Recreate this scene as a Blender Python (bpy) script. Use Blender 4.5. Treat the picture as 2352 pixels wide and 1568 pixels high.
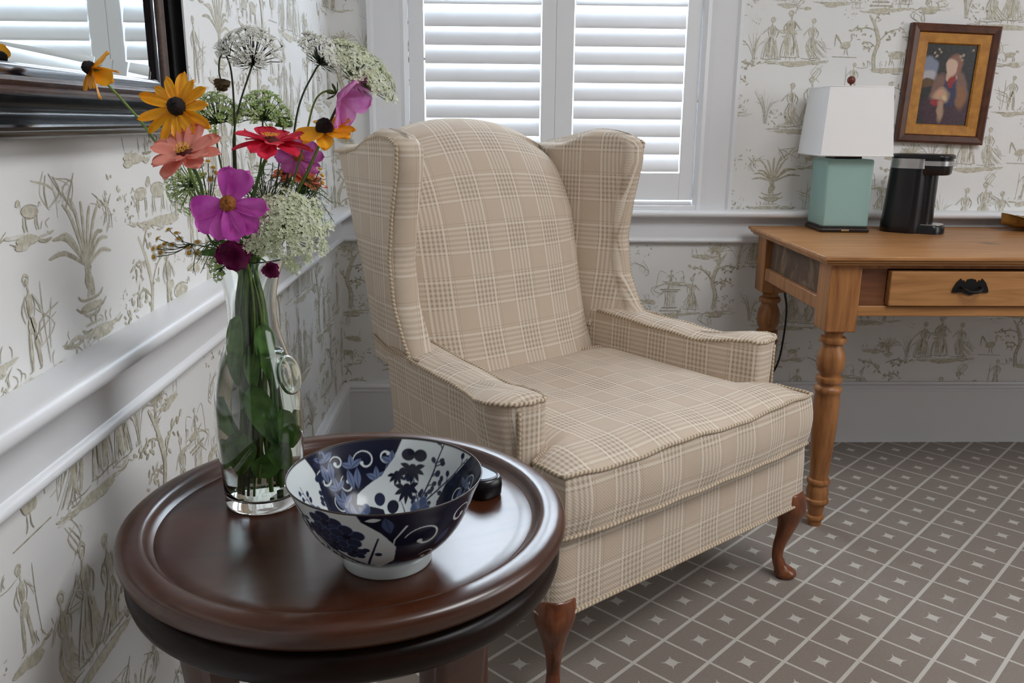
import bpy, bmesh, math, random
import numpy as np
from mathutils import Vector, Matrix
PI = math.pi
sc = bpy.context.scene
for o in list(bpy.data.objects): bpy.data.objects.remove(o)

# ------------------------------------------------------------------ camera, world, lights, exposure
F_PX = 1964.27
CAM = Vector((.4973, -2.8569, 1.10))
def cam_axes():
    d = Vector(((1121.05-1176)/F_PX, (278.49-784)/F_PX, 1)).normalized()
    u = Vector((.0014, -1, 0)); u = (u - d*u.dot(d)).normalized()
    x = d.cross(u)
    return Matrix((x, d, u))            # rows: world axes in (right, down, forward)
R = cam_axes()
cd = bpy.data.cameras.new('camera'); co = bpy.data.objects.new('camera', cd); sc.collection.objects.link(co)
right = R @ Vector((1,0,0)); down = R @ Vector((0,1,0)); fwd = R @ Vector((0,0,1))
M = Matrix((right, -down, -fwd)).transposed().to_4x4(); M.translation = CAM
co.matrix_world = M
cd.sensor_width = 36; cd.sensor_fit = 'HORIZONTAL'; cd.lens = F_PX/2352*36
cd.clip_start = .02
sc.camera = co
def at(px, py, Y):                      # a world point from its bearing and its depth in the room
    r = R @ Vector(((px-1176)/F_PX, (py-784)/F_PX, 1)); t = (Y-CAM.y)/r.y
    return CAM + r*t

w = bpy.data.worlds.new('world'); sc.world = w; w.use_nodes = True
w.node_tree.nodes['Background'].inputs[0].default_value = (.75, .85, 1, 1)
w.node_tree.nodes['Background'].inputs[1].default_value = 1.0

def area(name, loc, rot, sx, sy, power, col):
    l = bpy.data.lights.new(name, 'AREA'); l.shape = 'RECTANGLE'; l.size = sx; l.size_y = sy
    l.energy = power; l.color = col
    o = bpy.data.objects.new(name, l); o.location = loc; o.rotation_euler = rot; sc.collection.objects.link(o)
    return o
area('daylight_back_window', (.71, .62, 1.62), (-PI/2, 0, 0), 1.6, 1.9, 138, (.80, .90, 1.0))
area('daylight_right_window', (4.12, -2.3, 1.75), (0, PI/2, 0), 1.5, 1.8, 24, (.95, .97, 1.0))
area('added_overhead_light', (1.9, -2.3, 2.44), (0, 0, 0), 1.1, 1.1, 30, (.98, .985, 1.0))  # no fixture here: soft light added under the ceiling for light from above
sc.view_settings.view_transform = 'Standard'; sc.view_settings.look = 'None'
sc.view_settings.gamma = 1; sc.view_settings.exposure = 0.25
sc.view_settings.use_curve_mapping = False
sc.cycles.use_denoising = True
sc.cycles.max_bounces = 14; sc.cycles.diffuse_bounces = 6; sc.cycles.transmission_bounces = 12
sc.cycles.sample_clamp_indirect = 6

# ------------------------------------------------------------------ helpers
C = sc.collection
def tag(o, label=None, cat=None, group=None, kind=None):
    if label: o['label'] = label
    if cat: o['category'] = cat
    if group: o['group'] = group
    if kind: o['kind'] = kind
    return o
def thing(name, label, cat, loc=(0,0,0), rz=0, group=None):
    o = bpy.data.objects.new(name, None); o.empty_display_size = .05; C.objects.link(o)
    o.location = loc; o.rotation_euler = (0,0,rz)
    return tag(o, label, cat, group)
class MB:
    """collects vertices, faces, uvs and material indices for one mesh"""
    def __init__(s): s.v=[]; s.f=[]; s.uv=[]; s.mi=[]; s.col=None
    def face(s, idx, uvs=None, mi=0):
        s.f.append(tuple(idx)); s.uv.append(uvs if uvs else [(0,0)]*len(idx)); s.mi.append(mi)
    def poly(s, pts, mi=0, uvs=None):
        b=len(s.v); s.v += [tuple(p) for p in pts]; s.face(range(b,b+len(pts)), uvs, mi)
    def grid(s, fn, nu, nv, cu=False, cv=False, mi=0, flip=False):
        """fn(i/nu, j/nv) -> (point, uv)"""
        b=len(s.v); U=nu if cu else nu+1; V=nv if cv else nv+1
        uvv=[[None]*(nv+1) for _ in range(nu+1)]
        for i in range(nu+1):
            for j in range(nv+1):
                p,uv=fn(i/nu,j/nv); uvv[i][j]=uv
                if i<U and j<V: s.v.append(tuple(p))
        I=lambda i,j: b+(i%U)*V+(j%V)
        for i in range(nu):
            for j in range(nv):
                q=[(i,j),(i+1,j),(i+1,j+1),(i,j+1)]
                if flip: q=q[::-1]
                s.face([I(*k) for k in q],[uvv[k[0]][k[1]] for k in q],mi)
    def box(s, x0,x1,y0,y1,z0,z1, mi=0):
        P=[(x,y,z) for x in (x0,x1) for y in (y0,y1) for z in (z0,z1)]; b=len(s.v); s.v+=P
        for q in ((0,1,3,2),(4,6,7,5),(0,4,5,1),(2,3,7,6),(0,2,6,4),(1,5,7,3)):
            uv=[]
            for k in q:
                p=P[k]
                if q in ((0,1,3,2),(4,6,7,5)): uv.append((p[1],p[2]))
                elif q in ((0,4,5,1),(2,3,7,6)): uv.append((p[0],p[2]))
                else: uv.append((p[0],p[1]))
            s.face([b+k for k in q],uv,mi)
    def lathe(s, prof, n=48, c=(0,0,0), mi=0, cap=True, flip=False):
        L=[0]
        for a,b_ in zip(prof,prof[1:]): L.append(L[-1]+math.dist(a,b_))
        b=len(s.v); m=len(prof)
        for i in range(n):
            a=2*PI*i/n
            for r,z in prof: s.v.append((c[0]+r*math.cos(a),c[1]+r*math.sin(a),c[2]+z))
        for i in range(n):
            for j in range(m-1):
                q=[(i,j),(i+1,j),(i+1,j+1),(i,j+1)]
                if flip: q=q[::-1]
                s.face([b+(k[0]%n)*m+k[1] for k in q],[(k[0]/n*2*PI*.1,L[k[1]]) for k in q],mi)
        if cap:
            if prof[0][0]>1e-6: s.face([b+i*m for i in range(n)][::-1],None,mi)
            if prof[-1][0]>1e-6: s.face([b+i*m+m-1 for i in range(n)],None,mi)
    def tube(s, pts, rad, n=8, mi=0, closed=False, cap=True, squash=None):
        pts=[Vector(p) for p in pts]; m=len(pts)
        if not hasattr(rad,'__len__'): rad=[rad]*m
        b=len(s.v); up=None; L=0; Ls=[]
        for k,p in enumerate(pts):
            if closed: t=pts[(k+1)%m]-pts[k-1]
            else: t=pts[min(k+1,m-1)]-pts[max(k-1,0)]
            t=t.normalized() if t.length>1e-9 else Vector((0,0,1))
            if up is None:
                up=Vector((0,0,1)) if abs(t.z)<.9 else Vector((1,0,0))
            a=(up-t*up.dot(t)).normalized(); up=a; c_=t.cross(a)
            if k: L+=(p-pts[k-1]).length
            Ls.append(L)
            for i in range(n):
                an=2*PI*i/n
                s.v.append(tuple(p+(a*math.cos(an)+c_*math.sin(an))*rad[k]))
        for k in range(m if closed else m-1):
            k2=(k+1)%m
            for i in range(n):
                i2=(i+1)%n
                u0=Ls[k]; u1=Ls[k2] if k2 else Ls[k]+.01
                s.face([b+k*n+i,b+k*n+i2,b+k2*n+i2,b+k2*n+i],[(i/n*.03,u0),((i+1)/n*.03,u0),((i+1)/n*.03,u1),(i/n*.03,u1)],mi)
        if cap and not closed:
            s.face([b+i for i in range(n)][::-1],None,mi); s.face([b+(m-1)*n+i for i in range(n)],None,mi)
    def build(s, name, mats, parent=None, smooth=True, angle=None, bevel=0, subsurf=0, seg=3):
        me=bpy.data.meshes.new(name); me.from_pydata(s.v,[],s.f)
        if not isinstance(mats,(list,tuple)): mats=[mats]
        for m in mats: me.materials.append(m)
        uvl=me.uv_layers.new(name='UVMap')
        flat=np.array([c for f in s.uv for uv in f for c in uv],dtype=np.float32)
        uvl.data.foreach_set('uv',flat)
        me.polygons.foreach_set('material_index',np.array(s.mi,dtype=np.int32))
        me.polygons.foreach_set('use_smooth',np.array([smooth]*len(s.f)))
        if s.col is not None:
            ca=me.color_attributes.new('paint','FLOAT_COLOR','POINT'); ca.data.foreach_set('color',np.asarray(s.col,dtype=np.float32).ravel())
        me.update()
        if angle and smooth: me.set_sharp_from_angle(angle=math.radians(angle))
        o=bpy.data.objects.new(name,me); C.objects.link(o)
        if parent: o.parent=parent
        if bevel:
            m=o.modifiers.new('bevel','BEVEL'); m.width=bevel; m.segments=seg; m.limit_method='ANGLE'; m.angle_limit=math.radians(35)
            m.harden_normals=False
        if subsurf:
            m=o.modifiers.new('sub','SUBSURF'); m.levels=subsurf; m.render_levels=subsurf
        return o
def sbox(name,mat,parent,*b,bevel=.002,**k):
    m=MB(); m.box(*b); return m.build(name,mat,parent,smooth=bevel>0,angle=40,bevel=bevel,**k)
def lerp(a,b,t): return a+(b-a)*t
def interp(x, xs, ys): return float(np.interp(x,xs,ys))
def smooth_poly(pts, per=6, closed=False):
    """Catmull-Rom through points"""
    P=[Vector(p) for p in pts]; n=len(P); out=[]
    rng=range(n) if closed else range(n-1)
    for i in rng:
        if closed: p0,p1,p2,p3=P[i-1],P[i],P[(i+1)%n],P[(i+2)%n]
        else: p0,p1,p2,p3=P[max(i-1,0)],P[i],P[i+1],P[min(i+2,n-1)]
        for k in range(per):
            t=k/per
            out.append(.5*((2*p1)+(p2-p0)*t+(2*p0-5*p1+4*p2-p3)*t*t+(3*p1-p0-3*p2+p3)*t**3))
    if not closed: out.append(P[-1])
    return out

# ------------------------------------------------------------------ materials
class NT:
    def __init__(s,name):
        s.m=bpy.data.materials.new(name); s.m.use_nodes=True; s.t=s.m.node_tree; s.b=s.t.nodes['Principled BSDF']
    def n(s,typ,ins=None,**attrs):
        x=s.t.nodes.new(typ)
        for k,v in attrs.items(): setattr(x,k,v)
        if ins:
            for k,v in ins.items():
                if isinstance(v,bpy.types.NodeSocket): s.t.links.new(v,x.inputs[k])
                else: x.inputs[k].default_value=v
        return x
    def math(s,op,a,b=0.,c=0.,clamp=False):
        return s.n('ShaderNodeMath',{0:a,1:b,2:c},operation=op,use_clamp=clamp).outputs[0]
    def mix(s,f,a,b):
        x=s.n('ShaderNodeMix',data_type='RGBA')
        for sk,v in ((x.inputs[0],f),(x.inputs[6],a),(x.inputs[7],b)):
            if isinstance(v,bpy.types.NodeSocket): s.t.links.new(v,sk)
            else: sk.default_value = v if not (isinstance(v,tuple) and len(v)==3) else (*v,1)
        return x.outputs[2]
    def ramp(s,f,stops):
        r=s.n('ShaderNodeValToRGB',{0:f}); e=r.color_ramp.elements
        while len(e)<len(stops): e.new(.5)
        for q,(p,c) in zip(e,stops): q.position=p; q.color=(*c,1) if len(c)==3 else c
        return r.outputs[0]
    def noise(s,vec=None,scale=5,detail=3,rough=.5,dist=0):
        i={'Scale':scale,'Detail':detail,'Roughness':rough,'Distortion':dist}
        if vec is not None: i['Vector']=vec
        return s.n('ShaderNodeTexNoise',i).outputs[0]
    def coord(s,which='Object'): return s.n('ShaderNodeTexCoord').outputs[which]
    def mapping(s,vec,scale=(1,1,1),rot=(0,0,0),loc=(0,0,0)):
        return s.n('ShaderNodeMapping',{'Vector':vec,'Scale':scale,'Rotation':rot,'Location':loc}).outputs[0]
    def sep(s,vec): return s.n('ShaderNodeSeparateXYZ',{0:vec}).outputs
    def set(s,**k):
        for a,v in k.items():
            sk=s.b.inputs[a.replace('_',' ')]
            if isinstance(v,bpy.types.NodeSocket): s.t.links.new(v,sk)
            else: sk.default_value=(*v,1) if isinstance(v,tuple) and len(v)==3 else v
        return s
    def bump(s,h,strength=.3,dist=.002):
        b=s.n('ShaderNodeBump',{'Height':h,'Strength':strength,'Distance':dist}); s.t.links.new(b.outputs[0],s.b.inputs['Normal']); return s
def plain(name,col,rough=.5,metal=0,spec=.5,var=0,scale=20,**k):
    n=NT(name)
    if var:
        f=n.noise(n.coord(),scale,4); c2=tuple(max(0,min(1,x*(1-var))) for x in col); c3=tuple(min(1,x*(1+var)) for x in col)
        n.set(Base_Color=n.ramp(f,[(.3,c2),(.7,c3)]))
    else: n.set(Base_Color=col)
    n.set(Roughness=rough,Metallic=metal,Specular_IOR_Level=spec)
    if k: n.set(**k)
    return n.m
def srgb(r,g,b):
    f=lambda c:(c/255/12.92 if c/255<=.04045 else ((c/255+.055)/1.055)**2.4)
    return (f(r),f(g),f(b))

def m_paper():
    n=NT('wallpaper_ground'); c=n.coord()
    f=n.noise(c,3,3); n.set(Base_Color=n.ramp(f,[(.3,(.80,.80,.785)),(.7,(.83,.83,.82))]),Roughness=.55)
    n.bump(n.noise(c,400,2),.05,.001); return n.m
def m_ink(name,a,b):
    n=NT(name); c=n.coord(); f=n.noise(c,90,4,.7); n.set(Base_Color=n.ramp(f,[(.38,a),(.62,b)]),Roughness=.6); return n.m
PAPER=m_paper()
WASH=m_ink('wallpaper_wash',(.46,.425,.315),(.66,.635,.54)); LINE=m_ink('wallpaper_line',(.32,.29,.205),(.54,.51,.41)); FAINT=m_ink('wallpaper_faint',(.62,.605,.54),(.75,.745,.71))
TRIM=plain('white_gloss_paint',(.80,.81,.83),.32,var=.01,scale=4)
SHUT=plain('shutter_paint',(.84,.85,.87),.38)
def m_carpet():
    n=NT('carpet'); p=n.sep(n.coord('Object')); x,y=p[0],p[1]
    X=n.math('DIVIDE',n.math('SUBTRACT',x,.965),.16); Y=n.math('DIVIDE',n.math('ADD',y,1.131),.16)
    I=n.math('ADD',X,Y); J=n.math('SUBTRACT',X,Y)
    def cen(v,off=0):  # distance to nearest integer (+off)
        return n.math('SUBTRACT',n.math('FRACT',n.math('ADD',v,.5+off)),.5)
    zI=n.math('MULTIPLY',n.math('PINGPONG',n.math('MULTIPLY',J,13.),.5),.028)   # stitched saw edge
    zJ=n.math('MULTIPLY',n.math('PINGPONG',n.math('MULTIPLY',I,13.),.5),.028)
    l1=n.math('LESS_THAN',n.math('ABSOLUTE',n.math('ADD',cen(J),n.math('SUBTRACT',zI,.007))),.036)
    l2=n.math('LESS_THAN',n.math('ABSOLUTE',n.math('ADD',cen(I),n.math('SUBTRACT',zJ,.007))),.026)
    a=n.math('ABSOLUTE',cen(I,.5)); b=n.math('ABSOLUTE',cen(J,.5))
    sq=n.math('LESS_THAN',n.math('MAXIMUM',a,b),.098)
    s1=n.math('ABSOLUTE',n.math('ADD',a,b)); s2=n.math('ABSOLUTE',n.math('SUBTRACT',a,b))
    star=n.math('LESS_THAN',n.math('ADD',n.math('MULTIPLY',n.math('MAXIMUM',a,b),1.0),n.math('MULTIPLY',s2,2.2)),.145)
    m=n.math('MAXIMUM',n.math('MAXIMUM',l1,l2),n.math('MAXIMUM',sq,star))
    f=n.noise(n.coord('Object'),260,2,.7); g=n.noise(n.coord('Object'),5,3)
    dark=n.mix(n.math('MULTIPLY',f,.9),(.175,.143,.118),(.320,.272,.232)); dark=n.mix(n.math('MULTIPLY',g,.25),dark,(.21,.18,.16))
    lite=n.mix(f,(.44,.415,.375),(.60,.57,.52))
    n.set(Base_Color=n.mix(m,dark,lite),Roughness=.95,Specular_IOR_Level=.1,Sheen_Weight=.2)
    n.bump(f,.5,.003); return n.m
CARPET=m_carpet()

def m_plaid(name='plaid_fabric',px=.121,py=.131,rot=0,tw=.0):
    n=NT(name); uv=n.coord('UV'); p=n.sep(uv); u,v=p[0],p[1]
    fx=n.math('FRACT',n.math('DIVIDE',u,px)); fy=n.math('FRACT',n.math('DIVIDE',v,py))
    def band(f,per,wid=.56,k=6):
        inb=n.math('LESS_THAN',f,wid)
        ph=n.math('FRACT',n.math('MULTIPLY',f,k/wid))
        line=n.math('MULTIPLY',inb,n.n('ShaderNodeMapRange',{0:n.math('ABSOLUTE',n.math('SUBTRACT',ph,.5)),1:.16,2:.34,3:1.,4:0.}).outputs[0])
        e=n.math('MAXIMUM',n.math('LESS_THAN',f,wid/k),n.math('MULTIPLY',n.math('GREATER_THAN',f,wid*(k-1)/k),inb))
        line=n.math('MULTIPLY',line,n.math('MULTIPLY_ADD',e,.30,.70))
        return inb,line
    ix,lx=band(fx,px); iy,ly=band(fy,py)
    c0=(.595,.485,.380); cream=(.80,.73,.63); dk=(.42,.325,.24)
    col=n.mix(n.math('MULTIPLY',ly,.62),c0,cream)
    gapy=n.math('MULTIPLY',iy,n.math('SUBTRACT',1.,ly)); gapx=n.math('MULTIPLY',ix,n.math('SUBTRACT',1.,lx))
    col=n.mix(n.math('MULTIPLY',gapy,.22),col,dk)
    col=n.mix(n.math('MULTIPLY',gapx,.26),col,dk)
    col=n.mix(n.math('MULTIPLY',lx,.72),col,cream)
    # houndstooth checks where the two bands cross
    both=n.math('MULTIPLY',gapx,gapy); col=n.mix(n.math('MULTIPLY',both,.5),col,(.30,.22,.15))
    # thin twin lines in the plain squares
    t=n.math('LESS_THAN',n.math('ABSOLUTE',n.math('SUBTRACT',fx,.60)),.008); col=n.mix(n.math('MULTIPLY',t,.5),col,dk)
    t=n.math('LESS_THAN',n.math('ABSOLUTE',n.math('SUBTRACT',fy,.60)),.008); col=n.mix(n.math('MULTIPLY',t,.5),col,dk)
    wv=n.n('ShaderNodeTexWave',{'Vector':uv,'Scale':95.,'Distortion':.4,'Detail':1.}); wv.bands_direction='DIAGONAL'
    wf=wv.outputs['Fac'] if 'Fac' in wv.outputs else wv.outputs[1]
    col=n.mix(n.math('MULTIPLY',wf,.20),col,(.42,.33,.24))
    f=n.noise(n.coord('Object'),6,3); col=n.mix(n.math('MULTIPLY',f,.12),col,(.36,.28,.20))
    n.set(Base_Color=col,Roughness=.9,Specular_IOR_Level=.15,Sheen_Weight=.15)
    h=n.math('ADD',n.math('MULTIPLY',wf,.5),n.math('ADD',n.math('MULTIPLY',lx,.6),n.math('MULTIPLY',ly,.6)))
    n.bump(h,.35,.0012); return n.m
PLAID=m_plaid()
def m_welt():
    n=NT('plaid_piping'); p=n.sep(n.coord('UV')); 
    s=n.math('FRACT',n.math('ADD',n.math('DIVIDE',p[1],.0095),n.math('MULTIPLY',p[0],33.3)))
    m=n.math('LESS_THAN',s,.5)
    n.set(Base_Color=n.mix(m,(.62,.53,.41),(.36,.27,.185)),Roughness=.9,Specular_IOR_Level=.1)
    n.bump(n.math('ABSOLUTE',n.math('SUBTRACT',s,.5)),.7,.002); return n.m
WELT=m_welt()
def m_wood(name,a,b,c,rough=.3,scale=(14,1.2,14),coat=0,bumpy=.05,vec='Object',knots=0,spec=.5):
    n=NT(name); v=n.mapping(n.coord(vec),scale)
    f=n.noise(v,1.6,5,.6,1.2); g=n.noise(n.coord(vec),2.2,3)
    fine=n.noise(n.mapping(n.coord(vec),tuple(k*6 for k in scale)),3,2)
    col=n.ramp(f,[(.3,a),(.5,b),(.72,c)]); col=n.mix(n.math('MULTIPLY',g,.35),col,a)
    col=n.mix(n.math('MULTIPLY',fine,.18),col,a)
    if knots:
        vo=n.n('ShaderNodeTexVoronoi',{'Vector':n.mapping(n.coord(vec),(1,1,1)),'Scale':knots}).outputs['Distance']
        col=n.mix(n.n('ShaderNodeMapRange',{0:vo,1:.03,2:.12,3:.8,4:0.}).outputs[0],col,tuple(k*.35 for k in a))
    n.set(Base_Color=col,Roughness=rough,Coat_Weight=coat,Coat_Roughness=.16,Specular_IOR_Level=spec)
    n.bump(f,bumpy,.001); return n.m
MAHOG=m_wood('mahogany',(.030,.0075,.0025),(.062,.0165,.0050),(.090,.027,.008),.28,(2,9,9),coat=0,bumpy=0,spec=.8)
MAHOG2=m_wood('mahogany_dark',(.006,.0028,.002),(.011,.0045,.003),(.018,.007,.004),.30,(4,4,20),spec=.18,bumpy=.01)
LEGW=m_wood('red_brown_leg_wood',(.07,.018,.006),(.19,.052,.016),(.29,.095,.030),.28,(20,20,3),coat=.3)
PINE=m_wood('waxed_pine',(.27,.115,.035),(.42,.195,.065),(.52,.26,.095),.42,(2,22,22),knots=3.2)
PINEL=m_wood('waxed_pine_leg',(.20,.075,.022),(.37,.155,.048),(.47,.215,.075),.40,(22,22,2.0),knots=5)
PINED=m_wood('worn_dark_pine',(.05,.026,.013),(.10,.052,.026),(.30,.20,.12),.6,(9,9,7))
PINER=m_wood('red_stained_pine',(.10,.032,.012),(.16,.055,.02),(.22,.085,.03),.45,(3,20,20))
BLACKP=plain('black_plastic',(.006,.006,.008),.28)
BLACKM=plain('black_frame_lacquer',(.006,.0045,.007),.10,var=.3,spec=.8)
BLACKO=plain('black_frame_outer',(.003,.0028,.003),.25,var=.3,spec=.10)
BROWNM=m_wood('brown_frame_strip',(.035,.016,.010),(.075,.036,.022),(.12,.06,.038),.4,(30,30,30),bumpy=.5)
SILVER=plain('brushed_silver',(.55,.55,.56),.32,.9)
IRON=plain('dark_iron',(.015,.014,.013),.45,.6)
# ------------------------------------------------------------------ the room
#TOILE
def tw_ribbon(pts,w0,w1,mi,rng): return (pts,w0,w1,mi)
def motifs():
    """pen strokes for one repeat of the scenic wallpaper: list of (points, widths, ink)"""
    rng=random.Random(5); S=[]
    def st(pts,w=.0016,mi=2,taper=True,x=0,y=0,s=1,fl=1):
        P=[Vector((x+fl*p[0]*s,y+p[1]*s,0)) for p in pts]
        if len(P)>2: P=smooth_poly(P,3)
        n=len(P); ws=[w*(.35+.65*math.sin(PI*min(1,max(.0,(k+.4)/(n-.2)))) if taper else 1) for k in range(n)]
        S.append((P,[q*1.25 for q in ws],mi))
    def blob(cx,cy,rx,ry,mi,x=0,y=0,s=1,fl=1,a=0):
        pts=[]
        for k in range(5):
            t=(k/4-.5)*2; px,py=t*rx,0; q=(cx+px*math.cos(a)-py*math.sin(a),cy+px*math.sin(a)+py*math.cos(a)); pts.append(q)
        P=[Vector((x+fl*p[0]*s,y+p[1]*s,0)) for p in pts]; P=smooth_poly(P,2); n=len(P)
        ws=[2*ry*s*math.sqrt(max(0.02,1-((k/(n-1)-.5)*2)**2))*rng.uniform(.8,1.15) for k in range(n)]
        S.append((P,ws,mi))
    J=lambda a: rng.uniform(-a,a)
    def ground(x,y,wd,k=16):
        for i in range(k):
            cx=x+J(wd*.5); cy=y-abs(J(.022))*(1-abs(cx-x)/(wd*.6)); l=rng.uniform(.012,.05)
            st([(cx-l/2,cy+J(.002)),(cx,cy-.003+J(.002)),(cx+l/2,cy+J(.003))],rng.uniform(.001,.004),rng.choice([1,1,2,3]))
        for i in range(k//2):
            cx=x+J(wd*.5); h=rng.uniform(.008,.02); st([(cx,y),(cx+J(.004),y+h*.6),(cx+J(.009),y+h)],.0011,2)
        blob(x+J(.02),y-.008,wd*.28,.006,1); blob(x+J(.05),y-.014,wd*.18,.005,1)
    def person(x,y,h,fl=1,skirt=True,staff=False,seated=False):
        s=h
        blob(0,.93,.035,.042,1,x,y,s,fl); 
        st([(-.045,.95),(-.01,1.0),(.05,.985),(.06,.93),(.03,.88)],.013*s,2,x=x,y=y,s=s,fl=fl)
        st([(-.05,.975),(.02,1.01),(.08,.955)],.03*s,1,x=x,y=y,s=s,fl=fl)
        st([(.0,.88),(-.01,.82)],.03*s,1,x=x,y=y,s=s,fl=fl)
        blob(0,.70,.12,.06,1,x,y,s,fl,PI/2); blob(.03,.66,.10,.022,2,x,y,s,fl,PI/2)
        st([(-.07,.80),(-.10,.68),(-.06,.56)],.014*s,2,x=x,y=y,s=s,fl=fl); st([(.07,.80),(.10,.70),(.07,.56)],.014*s,2,x=x,y=y,s=s,fl=fl)
        st([(-.07,.80),(-.16,.70),(-.22,.60+J(.05))],.03*s,3,x=x,y=y,s=s,fl=fl); st([(-.075,.78),(-.17,.67),(-.25,.60)],.012*s,2,x=x,y=y,s=s,fl=fl)
        st([(.07,.78),(.16,.66),(.12,.52)],.018*s,2,x=x,y=y,s=s,fl=fl)
        if skirt:
            for k in range(9):
                a=-.20+.4*k/8; b=(.42 if seated else 1.0)
                st([(a*.25,.56),(a*.8+J(.02),.30),(a*1.15+(.22 if seated else 0)+J(.02),.03+J(.02))],rng.uniform(.010,.034)*s,rng.choice([1,2,2,3]),x=x,y=y,s=s,fl=fl)
            blob(.07,.26,.22,.05,1,x,y,s,fl,PI/2-.2); blob(-.09,.22,.18,.035,1,x,y,s,fl,PI/2+.25)
            st([(-.26,.02),(-.1,.0),(.1,.015),(.28,.0)],.016*s,2,x=x,y=y,s=s,fl=fl)
        else:
            blob(0,.48,.09,.085,1,x,y,s,fl,PI/2)
            for a in (-.06,.07):
                blob(a,.22,.22,.028,1,x,y,s,fl,PI/2+a); st([(a*.7,.45),(a*1.2-.02,.2),(a*1.5,.02),(a*1.5+.07,.0)],.014*s,2,x=x,y=y,s=s,fl=fl)
                st([(a*.7+.04,.45),(a*1.2+.03,.2),(a*1.5+.02,.03)],.010*s,2,x=x,y=y,s=s,fl=fl)
        if staff: st([(-.25,.9),(-.24,.5),(-.27,.0)],.012*s,2,x=x,y=y,s=s,fl=fl)
    def palm(x,y,s):
        for k in range(11):
            a=PI*(.12+.76*k/10)+J(.06); L=rng.uniform(.55,.8)
            q=[(0,.42),(math.cos(a)*L*.45,.42+math.sin(a)*L*.5),(math.cos(a)*L*.78,.42+math.sin(a)*L*.68+(-.06 if abs(math.cos(a))>.6 else 0))]
            st(q,.03*s,rng.choice([1,1,2]),x=x,y=y,s=s); st([(p[0]+.015,p[1]) for p in q],.010*s,2,x=x,y=y,s=s)
        for k in range(7): st([(J(.05),.42),(J(.06),.32),(J(.08),.2)],.03*s,rng.choice([1,2,3]),x=x,y=y,s=s)
        for yy,r in ((.20,.2),(.12,.24),(.08,.14)): st([(-r,yy+.03),(-r*.6,yy-.015),(r*.6,yy-.015),(r,yy+.03)],.018*s,2,x=x,y=y,s=s)
        blob(0,.13,.17,.028,1,x,y,s); st([(-.05,.08),(-.03,.0)],.03*s,1,x=x,y=y,s=s); st([(.06,.08),(.03,.0)],.02*s,2,x=x,y=y,s=s); st([(-.12,.0),(.13,.0)],.02*s,1,x=x,y=y,s=s)
    def tree(x,y,s,fl=1):
        st([(0,0),(.03,.25),(-.04,.5),(.05,.78),(.18,.98)],.05*s,1,x=x,y=y,s=s,fl=fl); st([(.025,0),(.055,.25),(-.01,.5),(.08,.76)],.014*s,2,x=x,y=y,s=s,fl=fl); st([(-.03,0),(0,.26),(-.07,.52)],.012*s,2,x=x,y=y,s=s,fl=fl)
        br=[((-.03,.5),(-.2,.68),(-.38,.74)),((.03,.7),(.22,.76),(.42,.70)),((.1,.85),(0,1.0),(-.14,1.08)),((.0,.4),(.14,.5),(.28,.47))]
        for b in br:
            st(b,.018*s,2,x=x,y=y,s=s,fl=fl)
            for k in range(13):
                t=rng.uniform(.3,1.15); px=lerp(b[0][0],b[2][0],t)+J(.09); py=lerp(b[0][1],b[2][1],t)+J(.09)
                blob(px,py,rng.uniform(.022,.045),rng.uniform(.010,.02),rng.choice([1,1,2,2]),x,y,s,fl,J(1.5))
    def animal(x,y,s,fl=1):
        blob(0,.42,.36,.13,1,x,y,s,fl,.05); st([(-.34,.5),(-.1,.56),(.2,.55),(.36,.46)],.022*s,2,x=x,y=y,s=s,fl=fl); st([(-.3,.3),(0,.27),(.28,.32)],.018*s,2,x=x,y=y,s=s,fl=fl)
        for a in (-.28,-.19,.2,.3): st([(a,.33),(a+.02,.16),(a-.02,0)],.035*s,rng.choice([1,2]),x=x,y=y,s=s,fl=fl)
        blob(.44,.62,.1,.06,1,x,y,s,fl,-.4); st([(.34,.5),(.38,.62),(.42,.7),(.50,.66),(.55,.57)],.02*s,2,x=x,y=y,s=s,fl=fl); st([(-.36,.48),(-.46,.6),(-.5,.5)],.022*s,2,x=x,y=y,s=s,fl=fl)
        for k in range(6): st([(-.25+.09*k,.5),(-.23+.09*k,.38)],.012*s,2,x=x,y=y,s=s,fl=fl)
    def fountain(x,y,s):
        for yy,r in ((.0,.26),(.08,.2),(.5,.2),(.55,.26)): st([(-r,yy),(r,yy)],.022*s,2,taper=False,x=x,y=y,s=s)
        blob(0,.29,.2,.11,3,x,y,s,1,PI/2)
        for a in (-.14,-.07,.0,.09,.14): st([(a,.09),(a*.8,.3),(a,.5)],.013*s,rng.choice([2,1]),x=x,y=y,s=s)
        person(x,y+.56*s,.48*s,1,False); 
        for a in (-1,1): st([(.1*a,.95),(.28*a,1.02),(.34*a,.8),(.36*a,.6)],.010*s,2,x=x,y=y,s=s)
    def rooster(x,y,s,fl=1):
        blob(0,.30,.17,.10,1,x,y,s,fl,.3)
        for k in range(4): st([(-.12,.33),(-.26-.02*k,.5+.04*k),(-.34,.62-.12*k)],.02*s,rng.choice([1,2]),x=x,y=y,s=s,fl=fl)
        st([(.12,.36),(.2,.5),(.17,.62),(.24,.64),(.27,.58)],.03*s,1,x=x,y=y,s=s,fl=fl); st([(.0,.2),(.0,.08),(-.04,0)],.016*s,2,x=x,y=y,s=s,fl=fl); st([(.07,.2),(.08,.06),(.12,0)],.016*s,2,x=x,y=y,s=s,fl=fl)
        st([(-.15,.34),(-.05,.22),(.1,.22),(.17,.34)],.016*s,2,x=x,y=y,s=s,fl=fl)
    def reeds(x,y,s):
        for k in range(12):
            a=J(.9); st([(J(.05),0),(a*.2,.45),(a*.6,.75+J(.2))],.012*s,rng.choice([1,2,3]),x=x,y=y,s=s)
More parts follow.
